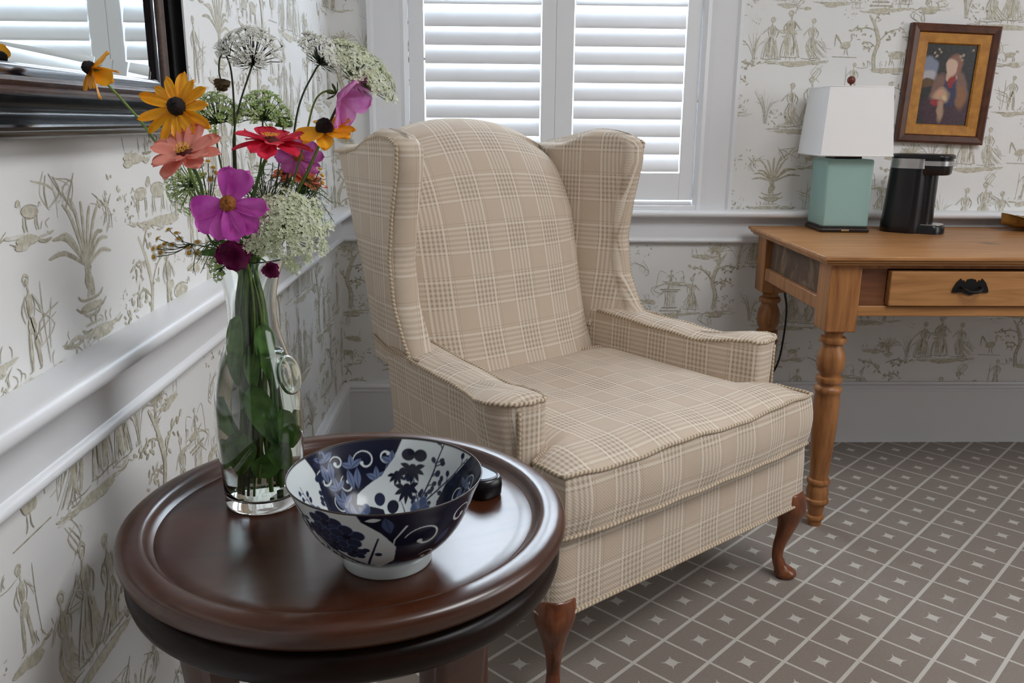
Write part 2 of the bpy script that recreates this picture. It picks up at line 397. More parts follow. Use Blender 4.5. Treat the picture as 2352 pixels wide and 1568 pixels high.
    def bush(x,y,s,k=26):
        for _ in range(k):
            a=rng.uniform(0,2*PI); r=math.sqrt(rng.random())*.45
            blob(r*math.cos(a),.3+r*.7*math.sin(a),rng.uniform(.03,.07),rng.uniform(.014,.03),rng.choice([1,1,2,3]),x,y,s,1,J(1.5))
    # one repeat, .62 wide x .66 tall
    palm(.10,.47,.17); ground(.10,.465,.16,12)
    person(.245,.45,.105,1,False,True); ground(.25,.447,.11,10)
    fountain(.40,.435,.135); ground(.40,.43,.2,18); person(.475,.44,.11,-1,True); bush(.33,.435,.07)
    tree(.55,.44,.20); bush(.585,.44,.08); ground(.56,.435,.12,10)
    person(.06,.27,.125,1,True); person(.12,.275,.14,-1,True,False); person(.19,.272,.12,1,True,seated=True); ground(.13,.268,.24,22); reeds(.005,.268,.09)
    rooster(.30,.285,.10); st([(.26,.28),(.34,.278)],.002,2)
    tree(.40,.24,.17,-1); animal(.47,.255,.075); animal(.535,.26,.06,-1); ground(.47,.25,.22,20); bush(.58,.25,.07)
    person(.335,.16,.10,1,False,True); ground(.33,.157,.1,8)
    reeds(.06,.07,.12); person(.14,.06,.135,1,True,seated=True); person(.205,.065,.15,-1,True); person(.265,.06,.125,-1,True,seated=True); ground(.19,.055,.26,26)
    bush(.10,.06,.09); animal(.41,.085,.085); person(.46,.08,.12,1,False); tree(.53,.07,.16); ground(.47,.075,.22,20); bush(.60,.09,.09,18)
    rooster(.345,.01,.08,-1); palm(.56,.60,.08); bush(.02,.60,.08,14); bush(.30,.62,.07,12); animal(.22,.60,.05); ground(.22,.6,.08,7)
    for _ in range(34):
        x,y=rng.uniform(0,.62),rng.uniform(0,.66); q=rng.random()
        if q<.45: bush(x,y,rng.uniform(.03,.06),rng.randint(8,14))
        elif q<.75: ground(x,y,rng.uniform(.05,.1),8)
        else:
            for k in range(5): st([(x+J(.02),y+J(.01)),(x+J(.03),y+.02+J(.01)),(x+J(.04),y+.04+J(.01))],rng.uniform(.0012,.003),rng.choice([2,3,1]))
    return S
TOILE=motifs()
TW,TH=.62,.66
def wall_mesh(name, to3, lo, hi, z0, z1, off=(0,0), holes=(), near=None):
    """to3(s, z, lift): wall coordinates to world. Plane panels plus printed strokes."""
    mb=MB()
    s0,s1=lo,hi; segs=[(s0,s1,z0,z1)]
    for (a,b,c,d) in holes:
        segs=[(s0,a,z0,z1),(b,s1,z0,z1),(a,b,z0,c),(a,b,d,z1)]
    for a,b,c,d in segs:
        if b>a and d>c: mb.poly([to3(a,c,0),to3(b,c,0),to3(b,d,0),to3(a,d,0)],0)
    sa,sb,za,zb=near
    i0=int(math.floor((sa-off[0])/TW))-1; i1=int(math.ceil((sb-off[0])/TW))+1
    j0=int(math.floor((za-off[1])/TH))-1; j1=int(math.ceil((zb-off[1])/TH))+1
    lift_of={3:.0003,1:.0006,2:.0009}
    for i in range(i0,i1):
        for j in range(j0,j1):
            ox=off[0]+i*TW; oy=off[1]+j*TH+(TH/2 if i%2 else 0)
            for idx,(P,ws,mi) in enumerate(TOILE):
                x0,y0=P[0].x+ox,P[0].y+oy
                if not (sa<x0<sb and za<y0<zb): continue
                if any(a-.01<x0<b+.01 and c-.01<y0<d+.01 for a,b,c,d in holes): continue
                n=len(P); base=len(mb.v); L=.0003+(idx%113)*8e-6
                ok=True
                for k in range(n):
                    t=P[min(k+1,n-1)]-P[max(k-1,0)]; t=t.normalized() if t.length>0 else Vector((1,0,0)); nn=Vector((-t.y,t.x,0))*ws[k]*.5
                    for q in (P[k]+nn,P[k]-nn):
                        mb.v.append(tuple(to3(min(max(q.x+ox,sa),sb),min(max(q.y+oy,za),zb),L)))
                for k in range(n-1):
                    mb.face((base+2*k,base+2*k+1,base+2*k+3,base+2*k+2),None,mi)
    return mb
WIN=(.245,1.175,.835,2.18)
mb=wall_mesh('b',lambda s,z,l:(s,-l,z),-.0,4.3,0,2.5,(.72,.04),(WIN,),(0.0,2.62,.2,1.75))
tag(mb.build('wall_back',[PAPER,WASH,LINE,FAINT],smooth=False),'white wall papered with khaki country scenes, holding the shuttered window','wall',kind='structure')
mb=wall_mesh('l',lambda s,z,l:(l,-s,z),0,5.0,0,2.5,(-.17,.05),(),(0.0,2.6,.2,1.8))
tag(mb.build('wall_left',[PAPER,WASH,LINE,FAINT],smooth=False),'white wall papered with khaki country scenes, beside the round table','wall',kind='structure')
PLAINW=plain('plain_wall_paint',(.55,.53,.50),.7,var=.02,scale=2)
mb=MB(); mb.poly([(4.3,0,0),(4.3,0,2.5),(4.3,-5,2.5),(4.3,-5,0)]); tag(mb.build('wall_right',PLAINW,smooth=False),'plain wall on the right of the room',None,kind='structure')
mb=MB(); mb.poly([(0,-5,0),(4.3,-5,0),(4.3,-5,2.5),(0,-5,2.5)]); tag(mb.build('wall_rear',plain('rear_wall_darkened',(.16,.14,.125),.8,var=.02,scale=2),smooth=False),'plain unseen wall behind the camera, darkened to hold back light',None,kind='structure')  # unseen rear wall blocks light; colour darkened to keep table reflections dark
mb=MB(); mb.poly([(0,0,2.5),(4.3,0,2.5),(4.3,-5,2.5),(0,-5,2.5)]); tag(mb.build('ceiling',plain('ceiling_white',(.8,.8,.8),.8),smooth=False),'white ceiling',None,kind='structure')
mb=MB(); mb.poly([(0,-5,0),(4.3,-5,0),(4.3,0,0),(0,0,0)]); tag(mb.build('floor',CARPET,smooth=False),'brown carpet with a cream diamond lattice and small stars',None,kind='structure')

def extrude_profile(mb, prof, p0, p1, nrm):
    """prof: (out, z) points; runs from p0 to p1 horizontally, out along nrm"""
    p0,p1,nrm=Vector(p0),Vector(p1),Vector(nrm)
    def fn(i,j):
        k=round(j*(len(prof)-1)); o,z=prof[k]; p=lerp(p0,p1,i); return (p+nrm*o+Vector((0,0,z)),(0,0))
    mb.grid(fn,1,len(prof)-1)
    for p in (p0,p1): mb.poly([p+nrm*o+Vector((0,0,z)) for o,z in prof])
def arc(cx,cz,r,a0,a1,n=6): return [(cx+r*math.cos(math.radians(lerp(a0,a1,k/n))),cz+r*math.sin(math.radians(lerp(a0,a1,k/n)))) for k in range(n+1)]
BASE=[(.0,0),(.018,0),(.018,.188),(.022,.190),(.022,.196)]+arc(.015,.206,.008,-60,60,5)+[(.012,.216),(.010,.222),(0,.222)]
RAIL=[(0,.712),(.014,.712)]+arc(.016,.719,.0075,-80,80,5)+[(.015,.729),(.015,.790),(.022,.796),(.030,.800)]+arc(.048,.811,.012,-110,90,8)+[(0,.8235)]
for nm,prof,(lo,hi),lab in (('baseboard',BASE,(0,4.3),'tall white moulded baseboard'),('trim',RAIL,(0,4.3),'white moulded chair rail')):
    m=MB(); extrude_profile(m,prof,(0,0,0),(4.3,0,0),(0,-1,0)); tag(m.build(nm+'_back' if nm=='baseboard' else 'trim_1',TRIM,smooth=True,angle=35),lab+' along the back wall',None,kind='structure')
    m=MB(); extrude_profile(m,prof,(0,0,0),(0,-5,0),(1,0,0)); tag(m.build(nm+'_left' if nm=='baseboard' else 'trim_2',TRIM,smooth=True,angle=35),lab+' along the left wall',None,kind='structure')

# window with casing and plantation shutters
wn=thing('window_1','white framed window behind the armchair, closed with louvred shutters','window',(.71,0,.83)); wn['kind']='structure'
def loc(o,p): return o
W0=Vector((.71,0,.83))
def wbox(name,mat,x0,x1,y0,y1,z0,z1,bev=.002,par=wn):
    m=MB(); m.box(x0-W0.x,x1-W0.x,y0,y1,z0-W0.z,z1-W0.z); return m.build(name,mat,par,angle=40,bevel=bev)
# casings with a stepped outer band
for s,(xa,xb) in enumerate(((.120,.245),(1.175,1.300))):
    m=MB(); out=xa if s==0 else xb; sg=1 if s==0 else -1
    prof=[(0,0),(0,-.030),(.012,-.032),(.020,-.024),(.085,-.020),(.100,-.018),(.112,-.022),(.125,-.014),(.125,.0)]
    for (a,ya),(b,yb) in zip(prof,prof[1:]):
        m.poly([(out+sg*a-W0.x,ya,-.007),(out+sg*b-W0.x,yb,-.007),(out+sg*b-W0.x,yb,1.43),(out+sg*a-W0.x,ya,1.43)][::sg])
    m.build('casing',TRIM,wn,smooth=False)
wbox('header',TRIM,.10,1.32,-.034,0,2.18,2.30)
# jambs in the wall thickness
wbox('jamb',TRIM,.225,.245,0,.14,.835,2.18,0); wbox('jamb',TRIM,1.175,1.195,0,.14,.835,2.18,0); wbox('jamb',TRIM,.225,1.195,0,.14,2.18,2.20,0)
wbox('sill',TRIM,.245,1.178,-.040,.14,.822,.838,.004)
wbox('sill_bead',TRIM,.250,1.172,-.010,.012,.838,.8475,.003)
GLASSM=NT('window_glass').set(Base_Color=(.95,.98,1),Roughness=0.,Transmission_Weight=1.,IOR=1.0).m
wbox('glass',GLASSM,.245,1.175,.10,.104,.84,2.18,0)
for z in (.86,1.48,2.16): wbox('sash_bar',TRIM,.245,1.175,.095,.125,z-.018,z+.018,.003)
def shutter(x0,x1,la,lb,y,label):
    t=tag(thing('shutter',label,'shutter',(x0,y,.852),0,'louvred shutter panels of the window'),kind='structure')
    def b(name,xa,xb,za,zb,ya=-.014,yb=.014): 
        m=MB(); m.box(xa-x0,xb-x0,ya,yb,za-.852,zb-.852); return m.build(name,SHUT,t,angle=40,bevel=.002)
    b('stile',x0,la,.852,2.17); b('stile',lb,x1,.852,2.17); b('bottom_rail',la,lb,.852,.940); b('top_rail',la,lb,2.08,2.17)
    n=20; pitch=.0555; prof=[]
    for k in range(16):
        a=2*PI*k/16; prof.append((.0315*math.cos(a),.0050*math.sin(a)))
    me=None
    for k in range(n):
        z=.973+k*pitch
        tilt=math.radians(70 if z<1.45 else 40)
        if abs(z-1.50)<pitch*.5: me=None
        m=MB(); L0,L1=la+.003,lb-.003
        ring=[(px*math.cos(tilt)-py*math.sin(tilt),px*math.sin(tilt)+py*math.cos(tilt)) for px,py in prof]
        def fn(i,j):
            q=ring[round(j*16)%16]; return ((lerp(L0,L1,i)-x0,q[0],q[1]),(0,0))
        if me is None:
            m.grid(fn,1,16,cv=True); m.poly([(L0-x0,q[0],q[1]) for q in ring]); m.poly([(L1-x0,q[0],q[1]) for q in ring][::-1])
            o=m.build('louver',SHUT,t,angle=50); me=o
        else:
            o=me.copy(); C.objects.link(o); o.parent=t
        o.location=(0,0,z-.852)
    return t
shutter(.2465,.7112,.294,.667,.006,'louvred white shutter panel with the left half of the window')
shutter(.7122,1.1725,.769,1.127,.006,'louvred white shutter panel on the right half of the window')
# right wall window (daylight source): casing only, the pane is the light
w2=thing('window_2','daylight window on the right wall','window',(4.3,-2.3,.65)); w2['kind']='structure'
for nm,b in (('casing',(-.04,-.0,-1.02,-.87,0,1.95)),('casing',(-.04,0,.87,1.02,0,1.95)),('header',(-.05,0,-1.02,1.02,1.95,2.08)),('sill',(-.08,0,-1.05,1.05,-.06,0))):
    m=MB(); m.box(*b); m.build(nm,TRIM,w2,bevel=.003,angle=40)

# ------------------------------------------------------------------ the wing armchair
ch=thing('armchair','tan plaid wing armchair with rolled welts and cabriole legs, in front of the window','armchair',(.940,-1.205,0),math.radians(37.9))
def welt(name,pts,par,closed=False,r=.0042,per=5):
    P=smooth_poly(pts,per,closed) if per else [Vector(p) for p in pts]
    m=MB(); m.tube(P,r,7,closed=closed); return m.build(name,WELT,par)
# skirt: a rounded plan outline lofted up, bottom a little out
def rounded_outline(corners, r, n=5):
    """corners: list of (x,y) ccw; returns outline with rounded corners"""
    out=[]; N=len(corners)
    for i in range(N):
        p=Vector(corners[i]); a=Vector(corners[i-1]); b=Vector(corners[(i+1)%N])
        rr=r[i] if hasattr(r,'__len__') else r
        d1=(a-p).normalized(); d2=(b-p).normalized()
        s=p+d1*rr; e=p+d2*rr
        for k in range(n+1):
            t=k/n; out.append((1-t)**2*s+2*t*(1-t)*p+t*t*e)
    return out
def resample(out, step):
    res=[]; N=len(out)
    for i in range(N):
        a,b=out[i],out[(i+1)%N]; L=(b-a).length; k=max(1,int(L/step))
        for q in range(k): res.append(a.lerp(b,q/k))
    return res
def loft(name, outline, levels, mat, par, capt=True, capb=True, uoff=0, **kw):
    """levels: (z, fn(point)->point) stacked upwards"""
    m=MB(); N=len(outline); L=[0]
    for i in range(N): L.append(L[-1]+(outline[(i+1)%N]-outline[i]).length)
    Z=[0]
    for i in range(1,len(levels)):
        a=levels[i-1][1](outline[0]); b=levels[i][1](outline[0]); Z.append(Z[-1]+math.hypot(levels[i][0]-levels[i-1][0],(a-b).length))
    def fn(i,j):
        q=round(i*N); k=round(j*(len(levels)-1)); z,f=levels[k]; p=f(outline[q%N]); return ((p.x,p.y,z),(L[q]+uoff,Z[k]))
    m.grid(fn,N,len(levels)-1,cu=True)
    for k,cap in ((0,capb),(len(levels)-1,capt)):
        if cap:
            z,f=levels[k]; pts=[f(p) for p in outline]; pts=pts if k else pts[::-1]
            m.poly([(p.x,p.y,z) for p in pts],0,[(p.x,p.y) for p in pts])
    return m.build(name,mat,par,**kw)
def scaler(cx,cy,sx,sy=None):
    sy=sx if sy is None else sy
    return lambda p: Vector((cx+(p.x-cx)*sx,cy+(p.y-cy)*sy))
sk=resample(rounded_outline([(-.414,.0),(.438,.0),(.425,.12),(.335,.72),(-.335,.72),(-.40,.12)],[.05,.05,.03,.05,.05,.03],6),.03)
sk_l=[(.205,scaler(0,.36,1.004)),(.212,scaler(0,.36,1.008)),(.25,scaler(0,.36,1.0)),(.31,scaler(0,.36,.998)),(.350,scaler(0,.36,.993)),(.360,scaler(0,.36,.975)),(.363,scaler(0,.36,.94))]
loft('skirt',sk,sk_l,PLAID,ch,uoff=.03,smooth=True,angle=60)
welt('welt',[(p.x*1.01,.36+(p.y-.36)*1.012,.207) for p in sk],ch,True,per=0)
# seat cushion: T shaped, crowned, boxed with welts
def cw(v): 
    t=min(1,max(0,(v-.075)/.05)); t=t*t*(3-2*t); return lerp(.390,.315,t)
V0,V1=-.006,.57
def cush_uv(a,b):
    v=lerp(V0,V1,b); return a*cw(v), v
def zt(a,b):
    e=min(1,(1-abs(a))/.22); f=min(1,b/.14); g=min(1,(1-b)/.1)
    s=lambda x: 1-(1-x)**2
    return .487+.024*s(max(0,e))*s(max(0,f))*(.6+.4*s(g))+.004*math.sin(7*a+3)*math.cos(5*b)*s(e)
m=MB(); NA,NB=36,40
def topf(i,j):
    a=i*2-1; u,v=cush_uv(a,j); v0=v
    if j<.2: v-= .014*(1-abs(a)**3)*(1-j/.2)     # bowed front
    return ((u,v,zt(a,j)),(u+.03,v))
m.grid(topf,NA,NB)
ring=[]
def ringp(a,b): return Vector(topf((a+1)/2,b)[0])
for k in range(40): ring.append(ringp(-1+2*k/40,0))
for k in range(40): ring.append(ringp(1,k/40))
for k in range(40): ring.append(ringp(1-2*k/40,1))
for k in range(40): ring.append(ringp(-1,1-k/40))
N=len(ring); LL=[0]
for i in range(N): LL.append(LL[-1]+(ring[(i+1)%N]-ring[i]).length)
cen=Vector((0,.27,0))
def sidef(i,j):
    q=round(i*N); p=ring[q%N]; nx=ring[(q+1)%N]-ring[(q-1)%N]; out=Vector((nx.y,-nx.x,0)).normalized()
    z=lerp(.364,p.z,j); bul=.009*math.sin(PI*j)+.002
    wv=.003*math.sin(q*.7)*math.sin(PI*j)
    return ((p.x+out.x*(bul+wv),p.y+out.y*(bul+wv),z),(LL[q]+.01,z-.33))
m.grid(sidef,N,6,cu=True)
m.build('seat_cushion',PLAID,ch,smooth=True,angle=70)
def offr(p,q,o): 
    nx=ring[(q+1)%N]-ring[(q-1)%N]; out=Vector((nx.y,-nx.x,0)).normalized(); return p+out*o
random.seed(3)
welt('welt',[offr(ring[q],q,.003)+Vector((0,0,.002+.0012*math.sin(q*1.1))) for q in range(N)],ch,True,per=0)
welt('welt',[(lambda p:(p.x,p.y,.368+.0012*math.sin(q*.9)))(offr(ring[q],q,.004)) for q in range(N)],ch,True,per=0)
# arms
def arm(sg):
    OUT=[(.62,.372),(.50,.388),(.38,.397),(.29,.402),(.235,.418),(.195,.437),(.150,.440),(.120,.420),(.108,.395)]
    INN=[(.104,.36),(.112,.335),(.16,.322),(.22,.308),(.30,.298),(.45,.288),(.62,.275)]
    top=[Vector((u,v)) for v,u in OUT+INN]
    P=smooth_poly([(p.x,p.y,0) for p in top],4)
    top=[Vector((p.x,p.y)) for p in P]
    # close along the back
    if True:
        a,b=top[-1],top[0]
        for k in range(1,4): top.append(a.lerp(b,k/4))
    top=[Vector((p.x*sg,p.y)) for p in top]
    if sg>0: top=top[::-1]
    top=top[::-1]
    N=len(top); LL=[0]
    for i in range(N): LL.append(LL[-1]+(top[(i+1)%N]-top[i]).length)
    def low(p,k):      # outline straightens towards the floor
        u=abs(p.x); v=p.y
        if u>.345: u=lerp(u,min(u,.392-.09*max(0,v-.2)),k)
        v=v if v>.2 else lerp(v,v+.004,k)
        return Vector((sg*u,v))
    ztop=lambda p: .586+.010*max(0,1-abs(p.y-.13)/.12)-.008*math.exp(-((p.y-.27)/.07)**2)+.012*min(1,max(0,(p.y-.42)/.14))
    m=MB(); lv=[0,.12,.3,.5,.7,.82,.92,1.0]
    def fn(i,j):
        q=round(i*N); k=round(j*(len(lv)-1)); p=top[q%N]; t=lv[k]
        zb=.215 if abs(p.x)>.36 and p.y>.125 else .35
        z=lerp(zb,ztop(p),t); pp=low(p,min(1,max(0,(1-t)*1.8-.1)))
        bul=.006*math.sin(PI*t)
        d=(pp-Vector((sg*.352,.35))); d=d.normalized() if d.length else d
        return ((pp.x+d.x*bul*.5,pp.y+d.y*bul*.3,z),(LL[q],z+.02))
    m.grid(fn,N,len(lv)-1,cu=True)
    # crowned pad
    cx=[(i) for i in range(N)]
    rings=[1,.93,.8,.55,.25]
    def ax(p): return Vector((sg*interp(p.y,[.1,.16,.3,.62],[.378,.380,.348,.322]),min(.60,max(.135,p.y))))
    def fn2(i,j):
        q=round(i*N); k=round(j*(len(rings)-1)); p=top[q%N]; t=rings[k]; c=ax(p); pp=c.lerp(p,t)
        return ((pp.x,pp.y,ztop(pp)+.013*(1-t**3)),(pp.y+.02,pp.x))
    m.grid(fn2,N,len(rings)-1,cu=True)
    pts=[(lambda c,p:(c.lerp(p,.25)))(ax(p),p) for p in top]; m.poly([(p.x,p.y,ztop(p)+.0128) for p in pts],0,[(p.y+.02,p.x) for p in pts])
    o=m.build('armrest',PLAID,ch,smooth=True,angle=70)
    W=[(p.x*1.004,p.y,ztop(p)+.002+.001*math.sin(k*1.7)) for k,p in enumerate(top) if p.y<.6]
    # order so that the open end is at the back
    ks=[k for k,p in enumerate(top) if p.y<.6]
    br=[i for i in range(1,len(ks)) if ks[i]!=ks[i-1]+1]
    if br: W=W[br[0]:]+W[:br[0]]
    m=MB(); m.tube([Vector(x) for x in W],.0042,7); m.build('welt',WELT,o)
    # vertical seam welt at the outer front corner
    m=MB(); m.tube([Vector((sg*.402,.109,z)) for z in np.linspace(.37,.583,8)],.0040,7); m.build('welt',WELT,o)
    return o
arm(-1); arm(1)
# wings
def wing(sg):
    vf=lambda z: interp(z,[.50,.56,.62,.70,.80,.90,1.0,1.04,1.07,1.085],[.40,.455,.505,.545,.560,.545,.520,.520,.535,.58])
    vr=lambda z: interp(z,[.22,.35,.60,.72,1.05,1.1],[.66,.69,.715,.745,.865,.88])
    def ztop(v): return interp(v,[.50,.53,.57,.62,.68,.74,.80,.88],[1.035,1.062,1.080,1.084,1.073,1.052,1.044,1.043])
    m=MB(); nh=26; ns=40
    LL=[i*.0 for i in range(ns+1)]
    def cs(q,z):   # plan cross-section at height z ; q in 0..1 round the loop: outer front->rear, rear, inner rear->front, front nose
        f=vf(z); r=vr(z)
        uo_f=.384 if sg<0 else .372; uo_r=.352 if sg<0 else .345; ui_f=.318; ui_r=.262
        fr=.024
        if q<.36: t=q/.36; v=lerp(f+fr,r,t); return Vector((lerp(uo_f,uo_r,t)+.006*math.sin(PI*t),v))
        if q<.44: t=(q-.36)/.08; return Vector((lerp(uo_r,ui_r,t),r+.012*math.sin(PI*t)))
        if q<.80: t=(q-.44)/.36; v=lerp(r,f+fr,t); return Vector((lerp(ui_r,ui_f,t)-.012*math.sin(PI*min(1,t*1.0)),v))
        t=(q-.80)/.20; a=PI*t; mid=(uo_f+ui_f)/2; h=(uo_f-ui_f)/2
        return Vector((mid-h*math.cos(a),f+fr-.026*math.sin(a)))
    def fn(i,j):
        q=i; p=cs(q%1.0,.56+.5*j)
        zt_=ztop(p.y); z=lerp(.555,zt_,j)
        p=cs(q%1.0,z)
        # rounded top
        c=Vector((.335,.70)); k=max(0,(j-.965)/.035); 
        if k>0:
            midu=interp(p.y,[.5,.87],[.355,.307]); hu=1-.75*(1-math.sqrt(max(0,1-k*k)))*1.0
            p=Vector((midu+(p.x-midu)*hu,p.y+( .012*k*k if p.y<.56 else 0)))
        if q<.36: u=p.y
        elif q<.44: u=.9+p.x*.5
        elif q<.80: u=-p.y+.013
        else: u=p.x+p.y*.4
        return ((sg*p.x,p.y,z),(u,z+.025))
    m.grid(fn,80,60,cu=False,flip=sg<0)
    # cap the top
    b=[Vector(fn(i/80,1)[0]) for i in range(80)]; m.poly(b if sg>0 else b[::-1],0,[(p.x,p.y) for p in b])
    o=m.build('wing',PLAID,ch,smooth=True,angle=75)
    # welt along the outer front edge, over the top
    W=[]
    for z in np.linspace(.585,1.03,22):
        p=cs(0.0,z); W.append((sg*(p.x+.002),p.y-.006,z))
    for v in np.linspace(.535,.86,20):
        W.append((sg*(lerp(.384 if sg<0 else .372,.352,(v-.53)/.33)+.004),v,.555+(ztop(v)-.555)*.968))
    mm=MB(); mm.tube(smooth_poly(W,2),.0042,7); mm.build('welt',WELT,o)
    # welt where wing meets arm
    W=[(sg*lerp(.377,.360,t),lerp(.60,.72,t),lerp(.606,.592,t)+.0) for t in (0,.3,.6,1)]
    W=[(sg*.386,.47,.598),(sg*.382,.55,.594),(sg*.376,.62,.594),(sg*.362,.70,.606)]
    mm=MB(); mm.tube(smooth_poly(W,5),.0042,7); mm.build('welt',WELT,o)
    return o
wing(-1); wing(1)
# the reclined back, bulging, rolling over a domed crest and down behind
prof=[(.520,.43),(.545,.49),(.575,.57),(.597,.65),(.615,.73),(.632,.80),(.652,.87),(.678,.935),(.707,.99),(.740,1.037),(.775,1.073),(.812,1.097),(.848,1.107),(.880,1.103),(.905,1.085),(.915,1.04),(.905,.95),(.86,.72),(.80,.45),(.745,.21)]
PP=[Vector((v,z,0)) for v,z in prof]; PP=smooth_poly(PP,3); Lp=[0]
for a,b in zip(PP,PP[1:]): Lp.append(Lp[-1]+(b-a).length)
def bf(i,j):
    a=i*2-1; k=round(j*(len(PP)-1)); v,z=PP[k].x,PP[k].y; fr=min(1,k/(len(PP)*.55))
    top=max(0,(z-.80)/.30) 
    zz=z-.052*abs(a)**2.2*top if z>.80 else z
    wd=interp(fr,[0,.25,.6,.85,1.0],[.285,.280,.285,.27,.24])
    edge=abs(a)**4
    vv=v+(.045*edge+.014*a*a)*(1 if v<.84 and fr<.95 and k<len(PP)*.62 else 0)*(1-.5*top) 
    u=a*wd
    return ((u,vv,zz),(u+.005,Lp[k]+.02))
m=MB(); m.grid(bf,28,len(PP)-1,flip=True); m.build('backrest',PLAID,ch,smooth=True)
# cabriole legs
def cab(u,v,sg):
    d=Vector((sg*.7071,-.7071,0))
    c=[(-.004,.235,.039),(.006,.212,.0395),(.015,.185,.0355),(.014,.155,.026),(.006,.120,.0195),(-.004,.085,.0150),(-.006,.055,.0135),(.000,.034,.0155),(.010,.022,.0215),(.014,.012,.0245),(.014,.004,.0215),(.014,.0,.018)]
    pts=[Vector((u,v,z))+d*o for o,z,r in c]; P=smooth_poly([(p.x,p.y,p.z) for p in pts],4); rad=[x.x for x in smooth_poly([(r,0,0) for _,_,r in c],4)]
    m=MB(); n=16; b=0
    for p,r in zip(P,rad):
        sq=interp(p.z,[0,.10,.17,.25],[0,.0,.35,.6])
        for i in range(n):
            a=2*PI*i/n; k=1+sq*(abs(math.cos(2*a))**2*.22)*.0+sq*.20*abs(math.sin(2*(a)))**2
            r2=r*k; 
            if p.z<.05: r2*=1+.25*max(0,math.cos(a-math.atan2(d.y,d.x)))
            m.v.append((p.x+r2*math.cos(a),p.y+r2*math.sin(a),p.z))
    K=len(P)
    for k in range(K-1):
        for i in range(n): m.face((k*n+i,(k+1)*n+i,(k+1)*n+(i+1)%n,k*n+(i+1)%n))
    m.face(range(n)); m.face([(K-1)*n+i for i in range(n)][::-1])
    return m.build('leg',LEGW,ch)
cab(-.372,.034,-1); cab(.388,.032,1)
for s in (-1,1):
    m=MB(); P=[(s*.30,.66,.24),(s*.302,.68,.15),(s*.306,.72,.06),(s*.31,.75,0)]; m.tube(smooth_poly(P,3),[.024,.024,.023,.022,.021,.021,.020,.019,.018,.018],8); m.build('leg',LEGW,ch)

# ------------------------------------------------------------------ the pine desk
X0,Y0,ZD=1.3534,-.7265,.775; X1,Y1=2.95,-.060
dk=thing('desk','waxed pine writing desk with turned legs and one iron-handled drawer, against the papered wall','desk',(X0,Y0,0))
def dbox(name,mat,x0,x1,y0,y1,z0,z1,bev=.002,par=None):
    m=MB(); m.box(x0-X0,x1-X0,y0-Y0,y1-Y0,z0,z1); return m.build(name,mat,par or dk,angle=40,bevel=bev)
m=MB()
for (za,zb,i) in ((.764,.775,0),(.757,.7645,.006),(.750,.7575,.013)):
    m.box(i,X1-X0-i,i,Y1-Y0-(i if i<.01 else .01),za,zb)
m.build('tabletop',PINE,dk,angle=40,bevel=.003)
OV=.030; BL=.082
LEGP=[(.034,.572),(.030,.566),(.024,.560),(.024,.552),(.033,.548),(.035,.541),(.033,.534),(.025,.530),(.026,.522),(.033,.508),(.0365,.490),(.0365,.470),(.033,.455),(.027,.447),(.027,.440),(.034,.437),(.0355,.430),(.034,.424),(.028,.421),(.029,.414),(.035,.409),(.037,.402),(.035,.395),(.032,.390),(.034,.375),(.0345,.340),(.033,.29),(.030,.235),(.0265,.18),(.0245,.150),(.024,.142),(.030,.139),(.032,.133),(.030,.127),(.0265,.124),(.029,.112),(.0305,.100),(.028,.088),(.028,.084),(.033,.081),(.034,.075),(.032,.070),(.025,.066),(.023,.055),(.020,.036),(.019,.032),(.0245,.029),(.026,.024),(.024,.019),(.019,.016),(.020,.008),(.018,.0)]
for (lx,ly) in ((X0+OV,Y0+OV),(X0+OV,Y1-.02-BL),(X1-OV-BL,Y0+OV),(X1-OV-BL,Y1-.02-BL)):
    m=MB(); m.lathe(LEGP[::-1],28,(lx-X0+BL/2,ly-Y0+BL/2,0)); o=m.build('leg',PINEL,dk,angle=40)
    dbox('leg_block',PINEL,lx,lx+BL,ly,ly+BL,.570,.750,.003,None).parent=o
yf=Y0+OV
# left side: recessed worn panel with a lighter lower rail
dbox('side_panel',PINED,X0+OV+.018,X0+OV+.030,yf+BL,Y1-.02-BL,.645,.750,.0)
dbox('side_rail',PINEL,X0+OV+.004,X0+OV+.034,yf+BL,Y1-.02-BL,.612,.650,.003)
dbox('back_apron',PINEL,X0+OV+BL,X1-OV-BL,Y1-.05,Y1-.03,.612,.750,.0)
dbox('front_rail',PINE,X0+OV+BL,X1-OV-BL,yf+.006,yf+.030,.612,.640,.003)
dbox('top_rail',PINEL,X0+OV+BL,X1-OV-BL,yf+.010,yf+.030,.738,.750,.001)
dbox('front_panel',PINER,X0+OV+BL,1.536,yf+.012,yf+.030,.640,.738,.001)
dr=dbox('drawer',PINE,1.540,2.10,yf-.006,yf+.022,.642,.734,.003)
dbox('front_panel',PINER,2.104,X1-OV-BL,yf+.012,yf+.030,.640,.738,.001)
dbox('drawer_side',PINER,1.54,2.10,yf+.03,Y1-.10,.645,.73,0)
m=MB()
